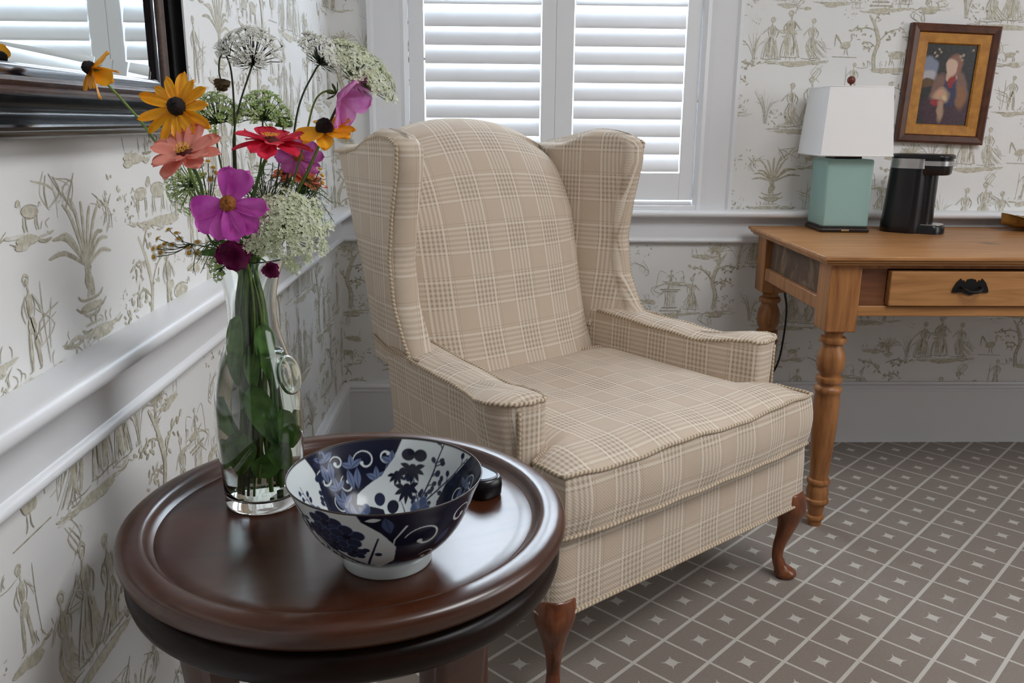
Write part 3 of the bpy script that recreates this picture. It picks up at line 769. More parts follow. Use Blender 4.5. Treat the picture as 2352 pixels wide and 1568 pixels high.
# batwing pull
out=[(-.048,-.014),(-.046,-.004),(-.038,.012),(-.028,.022),(-.025,.016),(-.020,.018),(-.016,.010),(-.010,.020),(0,.022),(.010,.020),(.016,.010),(.020,.018),(.025,.016),(.028,.022),(.038,.012),(.046,-.004),(.048,-.014),(.036,-.015),(.024,-.013),(.012,-.018),(.0,-.022),(-.012,-.018),(-.024,-.013),(-.036,-.015)]
cx=1.750-X0; yy=yf-.006-Y0
n=len(out)
f0=[(cx+x,yy-.004,.694+z) for x,z in out]; f1=[(cx+x,yy+.002,.694+z) for x,z in out]
m.poly(f0); m.poly(f1[::-1])
for i in range(n): m.poly([f0[i],f1[i],f1[(i+1)%n],f0[(i+1)%n]])
m.tube(smooth_poly([(cx-.026,yy-.004,.694),(cx-.022,yy-.018,.690),(cx-.010,yy-.022,.684),(cx+.010,yy-.022,.684),(cx+.022,yy-.018,.690),(cx+.026,yy-.004,.694)],4),.0035,8)
o=m.build('drawer_pull',IRON,dr,smooth=False); tag(o,'dark iron batwing handle'); o.location=(0,0,0)
# table cord hanging from the desk
m=MB(); m.tube(smooth_poly([(1.50,-.045,.745),(1.497,-.040,.62),(1.502,-.034,.555),(1.516,-.030,.49),(1.516,-.028,.40),(1.505,-.026,.30),(1.47,-.028,.22),(1.43,-.035,.10),(1.42,-.04,.005)],8),.0035,8)
tag(m.build('power_cord',BLACKP),'black power cord hanging down the wall behind the desk','cord')

# ------------------------------------------------------------------ lamp
LX,LY=1.607,-.155
lp=thing('table_lamp','table lamp with green frosted glass block body and white square shade on the desk','lamp',(LX,LY,ZD),math.radians(-2))
DARKW=plain('dark_base_wood',(.02,.012,.01),.3)
sbox('base',DARKW,lp,-.076,.076,-.076,.076,.0,.013,bevel=.004)
sbox('base_step',DARKW,lp,-.071,.071,-.071,.071,.013,.017,bevel=.002)
o=sbox('plate',plain('brass_plate',(.45,.30,.12),.4,.7),lp,-.012,.012,-.0775,-.0755,.004,.009,bevel=.0005)
g=NT('green_frosted_glass'); g.set(Base_Color=(.44,.66,.62),Roughness=.45,Transmission_Weight=.35,IOR=1.3,Subsurface_Weight=0.0,Coat_Weight=.1)
o=sbox('body',g.m,lp,-.071,.071,-.071,.071,.017,.222,bevel=.006)
m=MB(); m.box(-.055,.055,-.055,.055,.03,.21); m.build('inner_liner',plain('pale_green_liner',(.62,.78,.75),.8),lp,smooth=False).parent=o
sbox('cap',DARKW,lp,-.042,.042,-.042,.042,.2225,.230,bevel=.001)
m=MB(); m.tube([(0,0,.23),(0,0,.44)],.004,10); m.build('stem',SILVER,lp)
sh=NT('white_linen_shade'); sh.set(Base_Color=(.88,.88,.88),Roughness=.8); 
sh.bump(sh.noise(sh.mapping(sh.coord(),(1,1,.2)),500,2),.1,.0006)
m=MB(); zb,zt2=.232,.436; rb,rt=.109,.094
def shell(rb,rt,zb,zt2,flip=False):
    q=[(-1,-1),(1,-1),(1,1),(-1,1)]
    for i in range(4):
        a,b=q[i],q[(i+1)%4]; f=[(a[0]*rb,a[1]*rb,zb),(b[0]*rb,b[1]*rb,zb),(b[0]*rt,b[1]*rt,zt2),(a[0]*rt,a[1]*rt,zt2)]
        m.poly(f[::-1] if flip else f)
shell(rb,rt,zb,zt2); shell(rb-.0015,rt-.0015,zb,zt2,True)
q=[(-1,-1),(1,-1),(1,1),(-1,1)]
for (r,z) in ((rb,zb),(rt,zt2)):
    for i in range(4):
        a,b=q[i],q[(i+1)%4]; m.poly([(a[0]*r,a[1]*r,z),(b[0]*r,b[1]*r,z),(b[0]*(r-.0015),b[1]*(r-.0015),z),(a[0]*(r-.0015),a[1]*(r-.0015),z)])
for i in range(4):
    a=q[i]; pass
m.build('lamp_shade',sh.m,lp,smooth=False)
for (r,z) in ((rb,zb+.002),(rt,zt2-.002)):
    m=MB(); m.tube([(a*r,b*r,z) for a,b in q],.0016,6,closed=True); m.build('shade_trim',sh.m,lp)
m=MB(); m.tube([(-rt,0,.432),(rt,0,.432)],.0015,6); m.tube([(0,-rt,.432),(0,rt,.432)],.0015,6); m.build('shade_spider',SILVER,lp)
m=MB(); m.lathe([(.0,-.0135)]+[(.0125*math.cos(a),.0125*math.sin(a)) for a in np.linspace(-1.4,1.5,14)]+[(0,.0125)],20,(0,0,.456)); m.tube([(0,0,.436),(0,0,.446)],.003,8)
tag(m.build('finial',plain('red_brown_ball',(.16,.035,.02),.25),lp),'round red-brown wooden finial')

# ------------------------------------------------------------------ coffee machine
cm=thing('coffee_machine','slim black pod coffee machine with silver band, right of the lamp','coffee machine',(1.835,-.20,ZD),math.radians(-38))
def dshape(xb,xf,hw,n=14):
    """plan outline: rounded back, rounded front along +x"""
    P=[]
    for k in range(n+1): a=PI/2+PI*k/n; P.append((xb+hw*.75*math.cos(a),hw*math.sin(a)))
    for k in range(n+1): a=-PI/2+PI*k/n; P.append((xf+hw*.6*math.cos(a),hw*math.sin(a)))
    return P
def prism(name,out,levels,mat,par,ang=50):
    m=MB(); N=len(out)
    def fn(i,j):
        q=round(i*N)%N; z,s,dx=levels[round(j*(len(levels)-1))]; x,y=out[q]; return ((x*s+dx,y*s,z),(0,0))
    m.grid(fn,N,len(levels)-1,cu=True)
    for k in (0,len(levels)-1):
        z,s,dx=levels[k]; pts=[(x*s+dx,y*s,z) for x,y in out]; m.poly(pts if k else pts[::-1])
    return m.build(name,mat,par,angle=ang)
prism('body',dshape(-.045,-.005,.062),[(0,1.04,-.002),(.004,1.07,-.002),(.02,1.07,-.002),(.10,1.02,0),(.195,.965,0),(.196,.965,0)],BLACKP,cm)
prism('tower',dshape(-.02,.030,.036),[(.01,1,0),(.19,1,0)],BLACKP,cm)
tag(prism('silver_band',dshape(-.045,.000,.061),[(.1965,.975,0),(.226,.965,0)],SILVER,cm),'silver band')
prism('brew_head',dshape(-.02,.058,.050),[(.178,.92,.0),(.183,.98,0),(.205,1,0),(.2265,1,0)],BLACKP,cm)
tag(prism('head_trim',dshape(-.02,.060,.0505),[(.206,1,0),(.220,1,0)],SILVER,cm),'silver trim round the brew head')
prism('lid',dshape(-.042,.056,.060),[(.227,1,0),(.232,1.01,0),(.236,1.0,0),(.239,.95,0)],BLACKP,cm)
o=prism('drip_tray',dshape(.0,.060,.045),[(.0,1,0),(.022,1.0,0),(.026,.96,0)],BLACKP,cm)
prism('tray_grille',dshape(.005,.060,.038),[(.0265,1,0),(.0285,1,0)],SILVER,o)

# ------------------------------------------------------------------ leaf dish
ds=thing('leaf_dish','golden brown leaf-shaped dish lying at the right end of the desk','dish',(2.315,-.155,ZD),math.radians(6))
m=MB()
def leaf(i,j):
    s=i*2-1; w_=.10*(1-abs(s)**2.2)**.8*(1+.05*math.sin(i*40)); t=j*2-1
    z=.006+.030*(abs(t)**2)+.020*abs(s)**3+.0035*abs(math.sin(i*22+abs(t)*4)); return ((s*.19,t*w_,z),(i,j))
m.grid(leaf,46,16); 
def leaf2(i,j): p,u=leaf(i,j); return ((p[0],p[1],p[2]-.004),u)
m.grid(leaf2,46,16,flip=True)
m.build('bowl',plain('aged_brass',(.30,.19,.06),.35,.75,var=.5,scale=30),ds)
m=MB(); m.lathe([(.03,0),(.028,.008)],20); m.build('foot',plain('aged_brass_foot',(.12,.07,.03),.4,.7),ds)

# ------------------------------------------------------------------ painting
pc=thing('framed_painting','small painting in brown and ochre frame, hung slightly crooked above the coffee machine','painting',(1.980,-.002,1.226),0)
pc.rotation_euler=(0,math.radians(1.9),0)
def ring_frame(name,mat,w0,h0,w1,h1,prof,par):
    """picture-frame ring between outer (w0,h0) and inner (w1,h1) half sizes; prof: (t, out)"""
    m=MB(); q=[(-1,-1),(1,-1),(1,1),(-1,1)]
    def fn(i,j):
        k=round(i*4)%4; t,o=prof[round(j*(len(prof)-1))]; a=q[k]; return ((a[0]*lerp(w0,w1,t),-o,a[1]*lerp(h0,h1,t)),(0,0))
    m.grid(fn,4,len(prof)-1,cu=True,flip=True); return m.build(name,mat,par,smooth=False)
ring_frame('outer_frame',m_wood('frame_brown',(.045,.012,.005),(.10,.030,.010),(.15,.05,.015),.35,(10,10,10)),.1445,.184,.116,.155,[(0,0),(0,.020),(.25,.026),(.8,.024),(1,.016)],pc)
og=NT('ochre_mount'); og.set(Base_Color=og.ramp(og.noise(og.coord(),40,5,.7),[(.3,(.34,.13,.015)),(.6,(.50,.22,.025)),(.8,(.56,.28,.05))]),Roughness=.5)
ring_frame('mount',og.m,.119,.158,.082,.124,[(0,.0),(0,.018),(.9,.016),(1,.010)],pc)
# generic seated figure in a blue robe, painted on a panel
nx,nz=120,180
xx,zz=np.meshgrid(np.linspace(-1,1,nx),np.linspace(-1.5,1.5,nz),indexing='ij')
rs=np.random.RandomState(4)
def smooth_noise(sc_,amp):
    g_=rs.rand(int(8*sc_),int(12*sc_)); ix=np.linspace(0,g_.shape[0]-1.001,nx); iz=np.linspace(0,g_.shape[1]-1.001,nz)
    a=ix.astype(int); b=iz.astype(int); fx=(ix-a)[:,None]; fz=(iz-b)[None]
    return amp*((g_[a][:,b]*(1-fx)+g_[a+1][:,b]*fx)*(1-fz)+(g_[a][:,b+1]*(1-fx)+g_[a+1][:,b+1]*fx)*fz-.5)
col=np.zeros((nx,nz,3)); col[:]=(.030,.028,.027)
wx=xx+smooth_noise(1.5,.10); wz=zz+smooth_noise(1.5,.10)
def pblob(cx,cz,rx,rz,c,soft=.25,rot=0):
    dx=wx-cx; dz=wz-cz; a=dx*math.cos(rot)+dz*math.sin(rot); b=-dx*math.sin(rot)+dz*math.cos(rot)
    d=np.sqrt((a/rx)**2+(b/rz)**2); k=np.clip((1-d)/soft+.5,0,1)[...,None]; col[:]=col*(1-k)+np.array(c)*k
pblob(-.85,.55,.42,.50,(.22,.25,.33)); pblob(-.8,.3,.35,.2,(.45,.42,.45),.6); pblob(-.8,.05,.4,.15,(.12,.07,.03))
pblob(.1,-.95,1.0,.75,(.060,.028,.040)); pblob(.15,-.2,.62,.60,(.035,.035,.085)); pblob(-.35,-.1,.22,.5,(.20,.11,.085),.4,-.3); pblob(.62,.0,.20,.62,(.20,.11,.085),.4,.35)
pblob(.12,.30,.22,.2,(.55,.36,.26)); pblob(.16,.15,.14,.24,(.28,.02,.02)); pblob(.22,.72,.30,.40,(.26,.12,.08)); pblob(.1,.66,.22,.33,(.60,.42,.32)); 
pblob(.62,-.45,.2,.45,(.26,.12,.05),.5,.2); pblob(-.15,-.40,.30,.26,(.50,.33,.20),.6); pblob(-.22,-.32,.10,.10,(.62,.30,.22),.5); pblob(-.02,-.46,.10,.10,(.60,.45,.28),.5); pblob(-.3,-.66,.25,.12,(.30,.03,.04)); pblob(-.12,-.95,.13,.42,(.40,.26,.17),.6,.1)
for k in range(9): pblob(rs.uniform(-.9,.9),rs.uniform(.9,1.4),.05,.05,(.35,.28,.2))
col+=smooth_noise(5,.02)[...,None]; col=np.clip(col,.005,1)
m=MB(); m.v=[(x*.083,-.008,z*.0835) for x,z in zip(xx.ravel(),zz.ravel())]
for i in range(nx-1):
    for j in range(nz-1): m.face((i*nz+j,(i+1)*nz+j,(i+1)*nz+j+1,i*nz+j+1))
m.col=np.concatenate([col.reshape(-1,3),np.ones((nx*nz,1))],1)
def m_attr(name,rough=.4,spec=.5,coat=0):
    n=NT(name); a=n.n('ShaderNodeAttribute',attribute_name='paint'); n.set(Base_Color=a.outputs['Color'],Roughness=rough,Specular_IOR_Level=spec,Coat_Weight=coat,Coat_Roughness=.03); return n.m
tag(m.build('picture_panel',m_attr('oil_paint',.35),pc),'dark painted panel with a seated figure')

# ------------------------------------------------------------------ wall mirror
mr=thing('wall_mirror','large mirror in a deep black and brown moulded frame on the left wall','mirror',(.0,-2.04,1.56))
MY0,MY1,MZ0,MZ1=-2.60+2.04,-1.545+2.04,1.153-1.56,2.05-1.56      # glass opening
def mframe(name,mat,prof,par=mr):
    """prof: (d outward from the glass edge, x off the wall)"""
    m=MB(); q=[(MY0,MZ0,-1,-1),(MY1,MZ0,1,-1),(MY1,MZ1,1,1),(MY0,MZ1,-1,1)]
    L=[0]
    for a,b in zip(prof,prof[1:]): L.append(L[-1]+math.dist(a,b))
    def fn(i,j):
        k=round(i*4)%4; r=round(j*(len(prof)-1)); d,x=prof[r]; y,z,sy,sz=q[k]; return ((x,y+sy*d,z+sz*d),(0,0))
    m.grid(fn,4,len(prof)-1,cu=True); return m.build(name,mat,par,smooth=True,angle=35)
mframe('inner_moulding',BLACKM,[(-.002,.010),(-.001,.016),(.004,.019),(.012,.020)])
mframe('beaded_strip',BROWNM,[(.012,.020),(.014,.024),(.017,.026),(.020,.024),(.022,.022),(.026,.026),(.029,.025)])
mframe('outer_moulding',BLACKO,[(.029,.025),(.031,.031)]+[(.032+.026*k/8,.031-.010*math.sin(PI*k/8)+.004*k/8) for k in range(9)]+[(.060,.040)])
mframe('outer_bead',BLACKM,[(.060,.040),(.0625,.042),(.065,.0405),(.066,.036),(.068,.034),(.072,.033),(.0745,.030),(.075,.024),(.075,.002)])
gl=NT('mirror_silver'); gl.set(Base_Color=(.80,.86,.86),Metallic=1.,Roughness=.015)
m=MB(); i=.020
A=[(.0115,MY0,MZ0),(.0115,MY1,MZ0),(.0115,MY1,MZ1),(.0115,MY0,MZ1)]; B=[(.0135,MY0+i,MZ0+i),(.0135,MY1-i,MZ0+i),(.0135,MY1-i,MZ1-i),(.0135,MY0+i,MZ1-i)]
m.poly(B)
for k in range(4): m.poly([A[k],A[(k+1)%4],B[(k+1)%4],B[k]])
m.build('bevelled_glass',gl.m,mr,smooth=False)

# ------------------------------------------------------------------ round table
TX,TY,TZ=.327,-1.880,.640
tb=thing('side_table','round dark mahogany side table with a raised rim, carrying the vase and bowl','side table',(TX,TY,0),math.radians(20))
TSC=lambda pr: [(r*1.035,z) for r,z in pr]
m=MB(); m.lathe(TSC([(0,.6275),(.20,.6275),(.2165,.6275),(.2178,.6268),(.2190,.6275),(.2215,.6285),(.2250,.6330),(.2268,.6372),(.2295,.6392),(.2335,.6402),(.2400,.6404),(.2480,.6396),(.2530,.6380),(.2562,.6350),(.2576,.6305),(.2576,.6260),(.2562,.6200),(.2530,.6140),(.2480,.6095),(.2430,.607),(.20,.607),(0,.607)]),128)
m.build('tray_top',MAHOG,tb,angle=40)
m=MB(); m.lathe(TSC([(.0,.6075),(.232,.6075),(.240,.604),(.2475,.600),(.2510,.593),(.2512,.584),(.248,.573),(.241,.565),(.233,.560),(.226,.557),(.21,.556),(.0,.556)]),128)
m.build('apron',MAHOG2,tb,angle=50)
for k in range(4):
    a=math.radians(-137+90*k)-math.radians(20); d=Vector((math.cos(a),math.sin(a),0)); s=Vector((-d.y,d.x,0))
    m=MB(); pts=[(.196,.560,.040,.024),(.190,.46,.036,.021),(.196,.34,.030,.018),(.208,.2,.020,.014),(.222,.06,.017,.013),(.232,.0,.018,.014)]
    def fn(i,j):
        r,z,hw,hd=pts[round(j*(len(pts)-1))]; an=2*PI*i; c_,s_=math.cos(an),math.sin(an)
        q=lambda x: math.copysign(abs(x)**.45,x)
        fl=1-.05*abs(math.sin(an*5)); return (d*(r+hd*q(c_)*fl)+s*(hw*q(s_)*fl)+Vector((0,0,z)),(0,0))
    m.grid(fn,32,len(pts)-1,cu=True); m.poly([fn(i/32,0)[0] for i in range(32)]); m.poly([fn(i/32,1)[0] for i in range(32)][::-1])
    m.build('leg',MAHOG,tb,angle=40)
SURF=.6275
# black remote-like gadget behind the bowl
rc=thing('remote_control','small black rounded gadget with a grey top face, peeping out behind the bowl','remote control',(.480,-1.806,SURF),math.radians(-52))
def pill(name,L,Wd,z0,z1,mat,par,ins=.004):
    out=rounded_outline([(-L,-Wd),(L,-Wd),(L,Wd),(-L,Wd)],[Wd*.9]*4,6)
    lv=[(z0,.90),(z0+.003,.97),(lerp(z0,z1,.6),1.0),(z1-.002,.97),(z1,.92)]
    return prism(name,[(p.x,p.y) for p in out],[(z,s,0) for z,s in lv],mat,par)
pill('body',.042,.022,.0,.026,BLACKP,rc)
o=pill('top_face',.037,.0175,.0258,.0272,plain('grey_blue_plastic',(.24,.27,.33),.25),rc)
m=MB()
for k in (-1,0,1): m.box(-.020,-.004,k*.005-.0008,k*.005+.0008,.0272,.0275)
m.build('marking',plain('white_marking',(.5,.5,.5),.5),o,smooth=False)

# ------------------------------------------------------------------ blue and white bowl
BX,BY=.386,-1.990
bw=thing('bowl','deep blue and white patterned porcelain bowl standing on the round table','bowl',(BX,BY,SURF))
NAVY=(.008,.010,.027); INK2=(.014,.020,.055); GREY=(.13,.17,.29); GREY2=(.055,.085,.18); WHITE=(.62,.67,.68)
class Canvas:
    def __init__(s,nth,ny,H):
        s.TH,s.Y=np.meshgrid(np.linspace(-PI,PI,nth,endpoint=False),np.linspace(0,H,ny),indexing='ij'); s.X=s.TH*.085; s.P=2*PI*.085; s.H=H
        s.c=np.zeros(s.X.shape+(3,)); s.c[:]=WHITE; s.soft=.0005; s.clip=None
    def dx(s,cx): return (s.X-cx+s.P/2)%s.P-s.P/2
    def put(s,d,c,clip=None):
        k=np.clip(.5-d/s.soft/2,0,1)
        if clip is not None: k=k*clip
        k=k[...,None]; s.c[:]=s.c*(1-k)+np.array(c)*k
    def ell(s,cx,cy,rx,ry,c,rot=0,clip=None):
        x=s.dx(cx); y=s.Y-cy; a=x*math.cos(rot)+y*math.sin(rot); b=-x*math.sin(rot)+y*math.cos(rot)
        s.put((np.sqrt((a/rx)**2+(b/ry)**2)-1)*min(rx,ry),c,clip)
    def leaf(s,cx,cy,L,Wd,rot,c,clip=None,vein=None):
        x=s.dx(cx); y=s.Y-cy; a=(x*math.cos(rot)+y*math.sin(rot))/L; b=-x*math.sin(rot)+y*math.cos(rot)
        w_=Wd*np.clip(1-np.abs(a)**1.7,0,1); s.put(np.where(np.abs(a)<1,np.abs(b)-w_,.01),c,clip)
        if vein: s.put(np.where(np.abs(a)<.9,np.abs(b)-.00035,.01),vein,clip)
    def seg(s,p,q,w0,w1,c,clip=None):
        x=s.dx(p[0]); y=s.Y-p[1]; ux,uy=q[0]-p[0],q[1]-p[1]; L2=ux*ux+uy*uy+1e-12; t=np.clip((x*ux+y*uy)/L2,0,1)
        s.put(np.hypot(x-t*ux,y-t*uy)-(w0+(w1-w0)*t)/2,c,clip)
    def line(s,pts,w0,w1,c,clip=None):
        n=len(pts)-1
        for k in range(n): s.seg(pts[k],pts[k+1],lerp(w0,w1,k/n),lerp(w0,w1,(k+1)/n),c,clip)
    def curl(s,cx,cy,r,a0,turns,c,w=.0016,dirn=1,clip=None):
        pts=[]
        for k in range(26):
            t=k/25; rr=r*(1-.72*t); a=a0+dirn*turns*2*PI*t; pts.append((cx+rr*math.cos(a),cy+rr*math.sin(a)))
        s.line(pts,w*.4,w*1.15,c,clip); s.ell(pts[-1][0],pts[-1][1],w*1.1,w*1.1,c,0,clip)
    def plum(s,cx,cy,r,c=GREY2,clip=None,e=GREY):
        for k in range(5):
            a=k*2*PI/5+.3; s.ell(cx+r*.62*math.cos(a),cy+r*.62*math.sin(a),r*.46,r*.46,e,0,clip); s.ell(cx+r*.62*math.cos(a),cy+r*.62*math.sin(a),r*.40,r*.40,c,0,clip)
        s.ell(cx,cy,r*.25,r*.25,NAVY,0,clip)
    def maple(s,cx,cy,r,rot,c=NAVY):
        for k in range(7):
            a=rot+(k-3)*.62; s.leaf(cx+r*.5*math.cos(a),cy+r*.5*math.sin(a),r*.52*(1-.08*abs(k-3)),r*.16,a,c)
        s.ell(cx,cy,r*.28,r*.28,c)
    def branch(s,pts,w=.0016,c=INK2,buds=7,seed=1,r=.0028):
        rg=random.Random(seed); w*=1.5; r*=1.2; s.line(pts,w,w*.45,c)
        for k in range(len(pts)-1):
            p,q=pts[k],pts[k+1]
            for _ in range(max(1,buds//(len(pts)-1))):
                t=rg.random(); x=lerp(p[0],q[0],t); y=lerp(p[1],q[1],t); sd=rg.choice([-1,1]); a=math.atan2(q[1]-p[1],q[0]-p[0])+sd*.9; l=rg.uniform(.005,.010)
                e=(x+l*math.cos(a),y+l*math.sin(a)); s.seg((x,y),e,w*.5,w*.4,c); s.ell(e[0],e[1],r,r*.8,c,a)
D=lambda deg: math.radians(deg)*.085
def paint_bowl(inner):
    c=Canvas(1100,150,.13 if inner else .115); H=c.H; T=c.Y/H; deg=np.degrees(c.TH)
    if inner:
        b1=158+5*np.sin(T*6); b2=np.interp(T,[0,.15,.3,.42,.5,.58,.7,.85,1],[78,82,96,100,126,122,100,90,85]); b3=np.interp(T,[0,.25,.4,.55,.7,.85,1],[60,45,38,46,44,34,27]); b4=-14+6*np.sin(T*7)
        nav=((deg<b1)&(deg>b2))|((deg<b3)&(deg>b4))|((deg<-50+14*np.sin(T*5))&(deg>-120+16*np.sin(T*4+1)))
    else:
        a1=np.interp(T,[0,.1,.3,.55,.75,.9,1],[-92,-90,-78,-77,-86,-97,-99]); a2=-8+10*np.sin(T*5)
        nav=((deg>a1)&(deg<a2))|((deg<-150+6*np.sin(T*6))&(deg>-172))|((deg>40+9*np.sin(T*6))&(deg<110))
    d=np.where(nav,-.01,.01); 
    k=nav.astype(float)
    for _ in range(1): k=(k+np.roll(k,1,0)+np.roll(k,-1,0))/3
    c.c[:]=c.c*(1-k[...,None])+np.array(NAVY)*k[...,None]
    N=k; Wm=1-k; rg=random.Random(8)
    if inner:
        # navy field with curls and grey leaves
        for (a,y,r,st,dr) in ((112,.108,.013,.2,1),(146,.100,.013,.4,1),(140,.070,.011,1.5,-1),(133,.112,.008,.5,1),(128,.088,.010,1.2,-1),(119,.072,.009,2.5,1),(96,.112,.010,3,1),(150,.05,.012,1,1),(118,.030,.012,.5,1),(98,.034,.010,2,1),(12,.108,.010,.4,1),(25,.085,.011,2.0,-1),(5,.075,.008,1,1),(-80,.09,.013,1,1),(-100,.06,.012,2,-1),(-75,.05,.010,0,1)):
            c.curl(D(a),y,r,st,.9,WHITE,.0018,dr,N)
        for (a,y) in ((122,.104),(142,.118),(138,.086),(104,.088),(92,.104),(124,.050),(108,.020),(15,.062),(-90,.075),(20,.10),(135,.07)):
            for q in (.5,1.57,2.6): c.leaf(D(a)+.006*math.cos(q),y+.006*math.sin(q),.0075,.0032,q,GREY,N,INK2)
            for sx in (-1,1): c.leaf(D(a)+sx*.0042,y-.012,.011,.0042,1.57-sx*.12,GREY,N,INK2)
        # white fields
        c.branch([(D(66),.045),(D(63),.07),(D(58),.10),(D(55),.128)],.0020,INK2,14,2); c.branch([(D(61),.062),(D(50),.082),(D(38),.104),(D(30),.125)],.0016,INK2,14,3); c.branch([(D(62),.06),(D(72),.078),(D(76),.10)],.0013,INK2,6,4)
        c.branch([(D(160),.03),(D(158),.06),(D(150),.09),(D(146),.125)],.0016,INK2,16,5); c.branch([(D(160),.04),(D(170),.07),(D(176),.11)],.0013,INK2,12,6)
        c.ell(D(80),.113,.0075,.0065,NAVY); c.ell(D(71),.113,.0075,.0065,NAVY); c.maple(D(76),.099,.017,-PI/2); c.maple(D(88),.092,.013,-2.0); c.maple(D(79),.078,.018,-1.7)
        c.ell(D(103),.066,.0075,.0072,INK2); c.ell(D(90),.057,.009,.0078,NAVY); c.ell(D(118),.058,.006,.006,GREY2)
        c.line([(D(84),.066),(D(72),.045),(D(60),.02)],.0005,.004,INK2)
        c.plum(D(60),.056,.015); c.plum(D(47),.046,.013); c.plum(D(-160),.07,.014); c.plum(D(172),.075,.012); c.ell(D(150),.045,.006,.006,GREY2); c.plum(D(-30),.08,.014); c.branch([(D(-20),.02),(D(-35),.06),(D(-30),.12)],.0016,INK2,12,7)
    else:
        for (a,y,r,st,dr) in ((-58,.070,.021,PI*.9,-1),(-50,.030,.013,2.6,-1),(-30,.085,.014,.5,1),(-22,.045,.012,2,1),(60,.07,.018,1,1),(85,.04,.014,2,-1),(-160,.08,.008,1,1)):
            c.curl(D(a),y,r,st,.85,WHITE,.0026,dr,N)
        c.line([(D(-80),.050),(D(-78),.075),(D(-71),.094)],.0006,.0020,WHITE,N)
        for (a,y,q) in ((-82,.098,-1.4),(-73,.022,-.5),(-66,.016,.1),(-42,.06,1),(-35,.02,.3),(70,.09,.4)): c.leaf(D(a),y,.013,.0050,q,GREY2,N,INK2)
        c.leaf(D(-90),.107,.007,.003,.2,WHITE,N)
        for (a,y,r) in ((-121,.094,.017),(-108,.078,.017),(-119,.062,.015),(-106,.052,.013),(-128,.078,.013)): c.plum(D(a),y,r,(.02,.028,.06),None,GREY2)
        c.line([(D(-150),.108),(D(-136),.075),(D(-118),.040),(D(-100),.015)],.0022,.005,INK2); c.branch([(D(-148),.10),(D(-128),.05),(D(-112),.02)],.0018,INK2,12,9)
        c.line([(D(-88),.078),(D(-93),.052),(D(-100),.020)],.0018,.0036,INK2); c.ell(D(-97),.058,.0040,.0036,INK2); c.ell(D(-89),.050,.0040,.0036,INK2)
        c.maple(D(-102),.012,.015,1.2,NAVY); c.branch([(D(-145),.02),(D(-140),.05),(D(-146),.08)],.0014,INK2,10,10)
        c.plum(D(20),.06,.016); c.plum(D(140),.06,.016); c.branch([(D(10),.02),(D(22),.06),(D(15),.1)],.0018,INK2,12,11)
        f=(c.Y<.0075); c.c[f]=(.40,.44,.46); g=np.abs(c.Y-.0085)<.0012; c.c[g]=GREY2
    rim=np.clip((c.Y-(H-.0012))/.0004,0,1)[...,None]; c.c[:]=c.c*(1-rim)+np.array((.05,.045,.05))*rim
    return c
OUTP=[(.050,.0165),(.0585,.0225),(.068,.031),(.0775,.042),(.0860,.056),(.0930,.072),(.0990,.088),(.1055,.1025)]
INP=[(.002,.0195),(.030,.0198),(.048,.0225),(.0600,.0290),(.0705,.0390),(.0805,.0520),(.0885,.0670),(.0955,.0850),(.1045,.1025)]
def surf(name,prof,inner,par,mat):
    cv=paint_bowl(inner); nth,ny=cv.X.shape; P=smooth_poly([(r,z,0) for r,z in prof],6); L=[0]
    for a,b in zip(P,P[1:]): L.append(L[-1]+(b-a).length)
    tt=np.linspace(0,L[-1],ny); rr=np.interp(tt,L,[p.x for p in P]); zz_=np.interp(tt,L,[p.y for p in P])
    th=cv.TH[:,0]; V=np.stack([rr[None]*np.cos(th)[:,None],rr[None]*np.sin(th)[:,None],np.repeat(zz_[None],nth,0)],-1).reshape(-1,3)
    i,j=np.meshgrid(np.arange(nth),np.arange(ny-1),indexing='ij'); i2=(i+1)%nth
    F=np.stack([i*ny+j,i2*ny+j,i2*ny+j+1,i*ny+j+1],-1).reshape(-1,4)
    if inner: F=F[:,::-1]
    me=bpy.data.meshes.new(name); me.vertices.add(len(V)); me.vertices.foreach_set('co',V.astype(np.float32).ravel())
    me.loops.add(F.size); me.loops.foreach_set('vertex_index',F.astype(np.int32).ravel()); me.polygons.add(len(F))
    me.polygons.foreach_set('loop_start',np.arange(0,F.size,4,dtype=np.int32)); me.polygons.foreach_set('use_smooth',np.ones(len(F),dtype=bool))
    me.materials.append(mat); ca=me.color_attributes.new('paint','FLOAT_COLOR','POINT')
    ca.data.foreach_set('color',np.concatenate([cv.c.reshape(-1,3),np.ones((len(V),1))],1).astype(np.float32).ravel())
    me.update(calc_edges=True); me.validate()
    o=bpy.data.objects.new(name,me); C.objects.link(o); o.parent=par; return o
GLAZE=m_attr('painted_glaze',.16,.35,0)
surf('outer_wall',OUTP,False,bw,GLAZE); surf('inner_wall',INP,True,bw,GLAZE)
m=MB(); m.lathe([(.1055,.1025),(.1058,.1032),(.1050,.1038),(.1042,.1033),(.1045,.1025)],96,cap=False); m.build('rim',plain('dark_rim_glaze',(.05,.04,.035),.2),bw)
m=MB(); m.lathe([(0,.006),(.043,.006),(.0455,0),(.0480,.0),(.0492,.002),(.0497,.010),(.0500,.0165)],72); m.build('foot_ring',plain('white_porcelain',(.60,.66,.66),.2),bw)

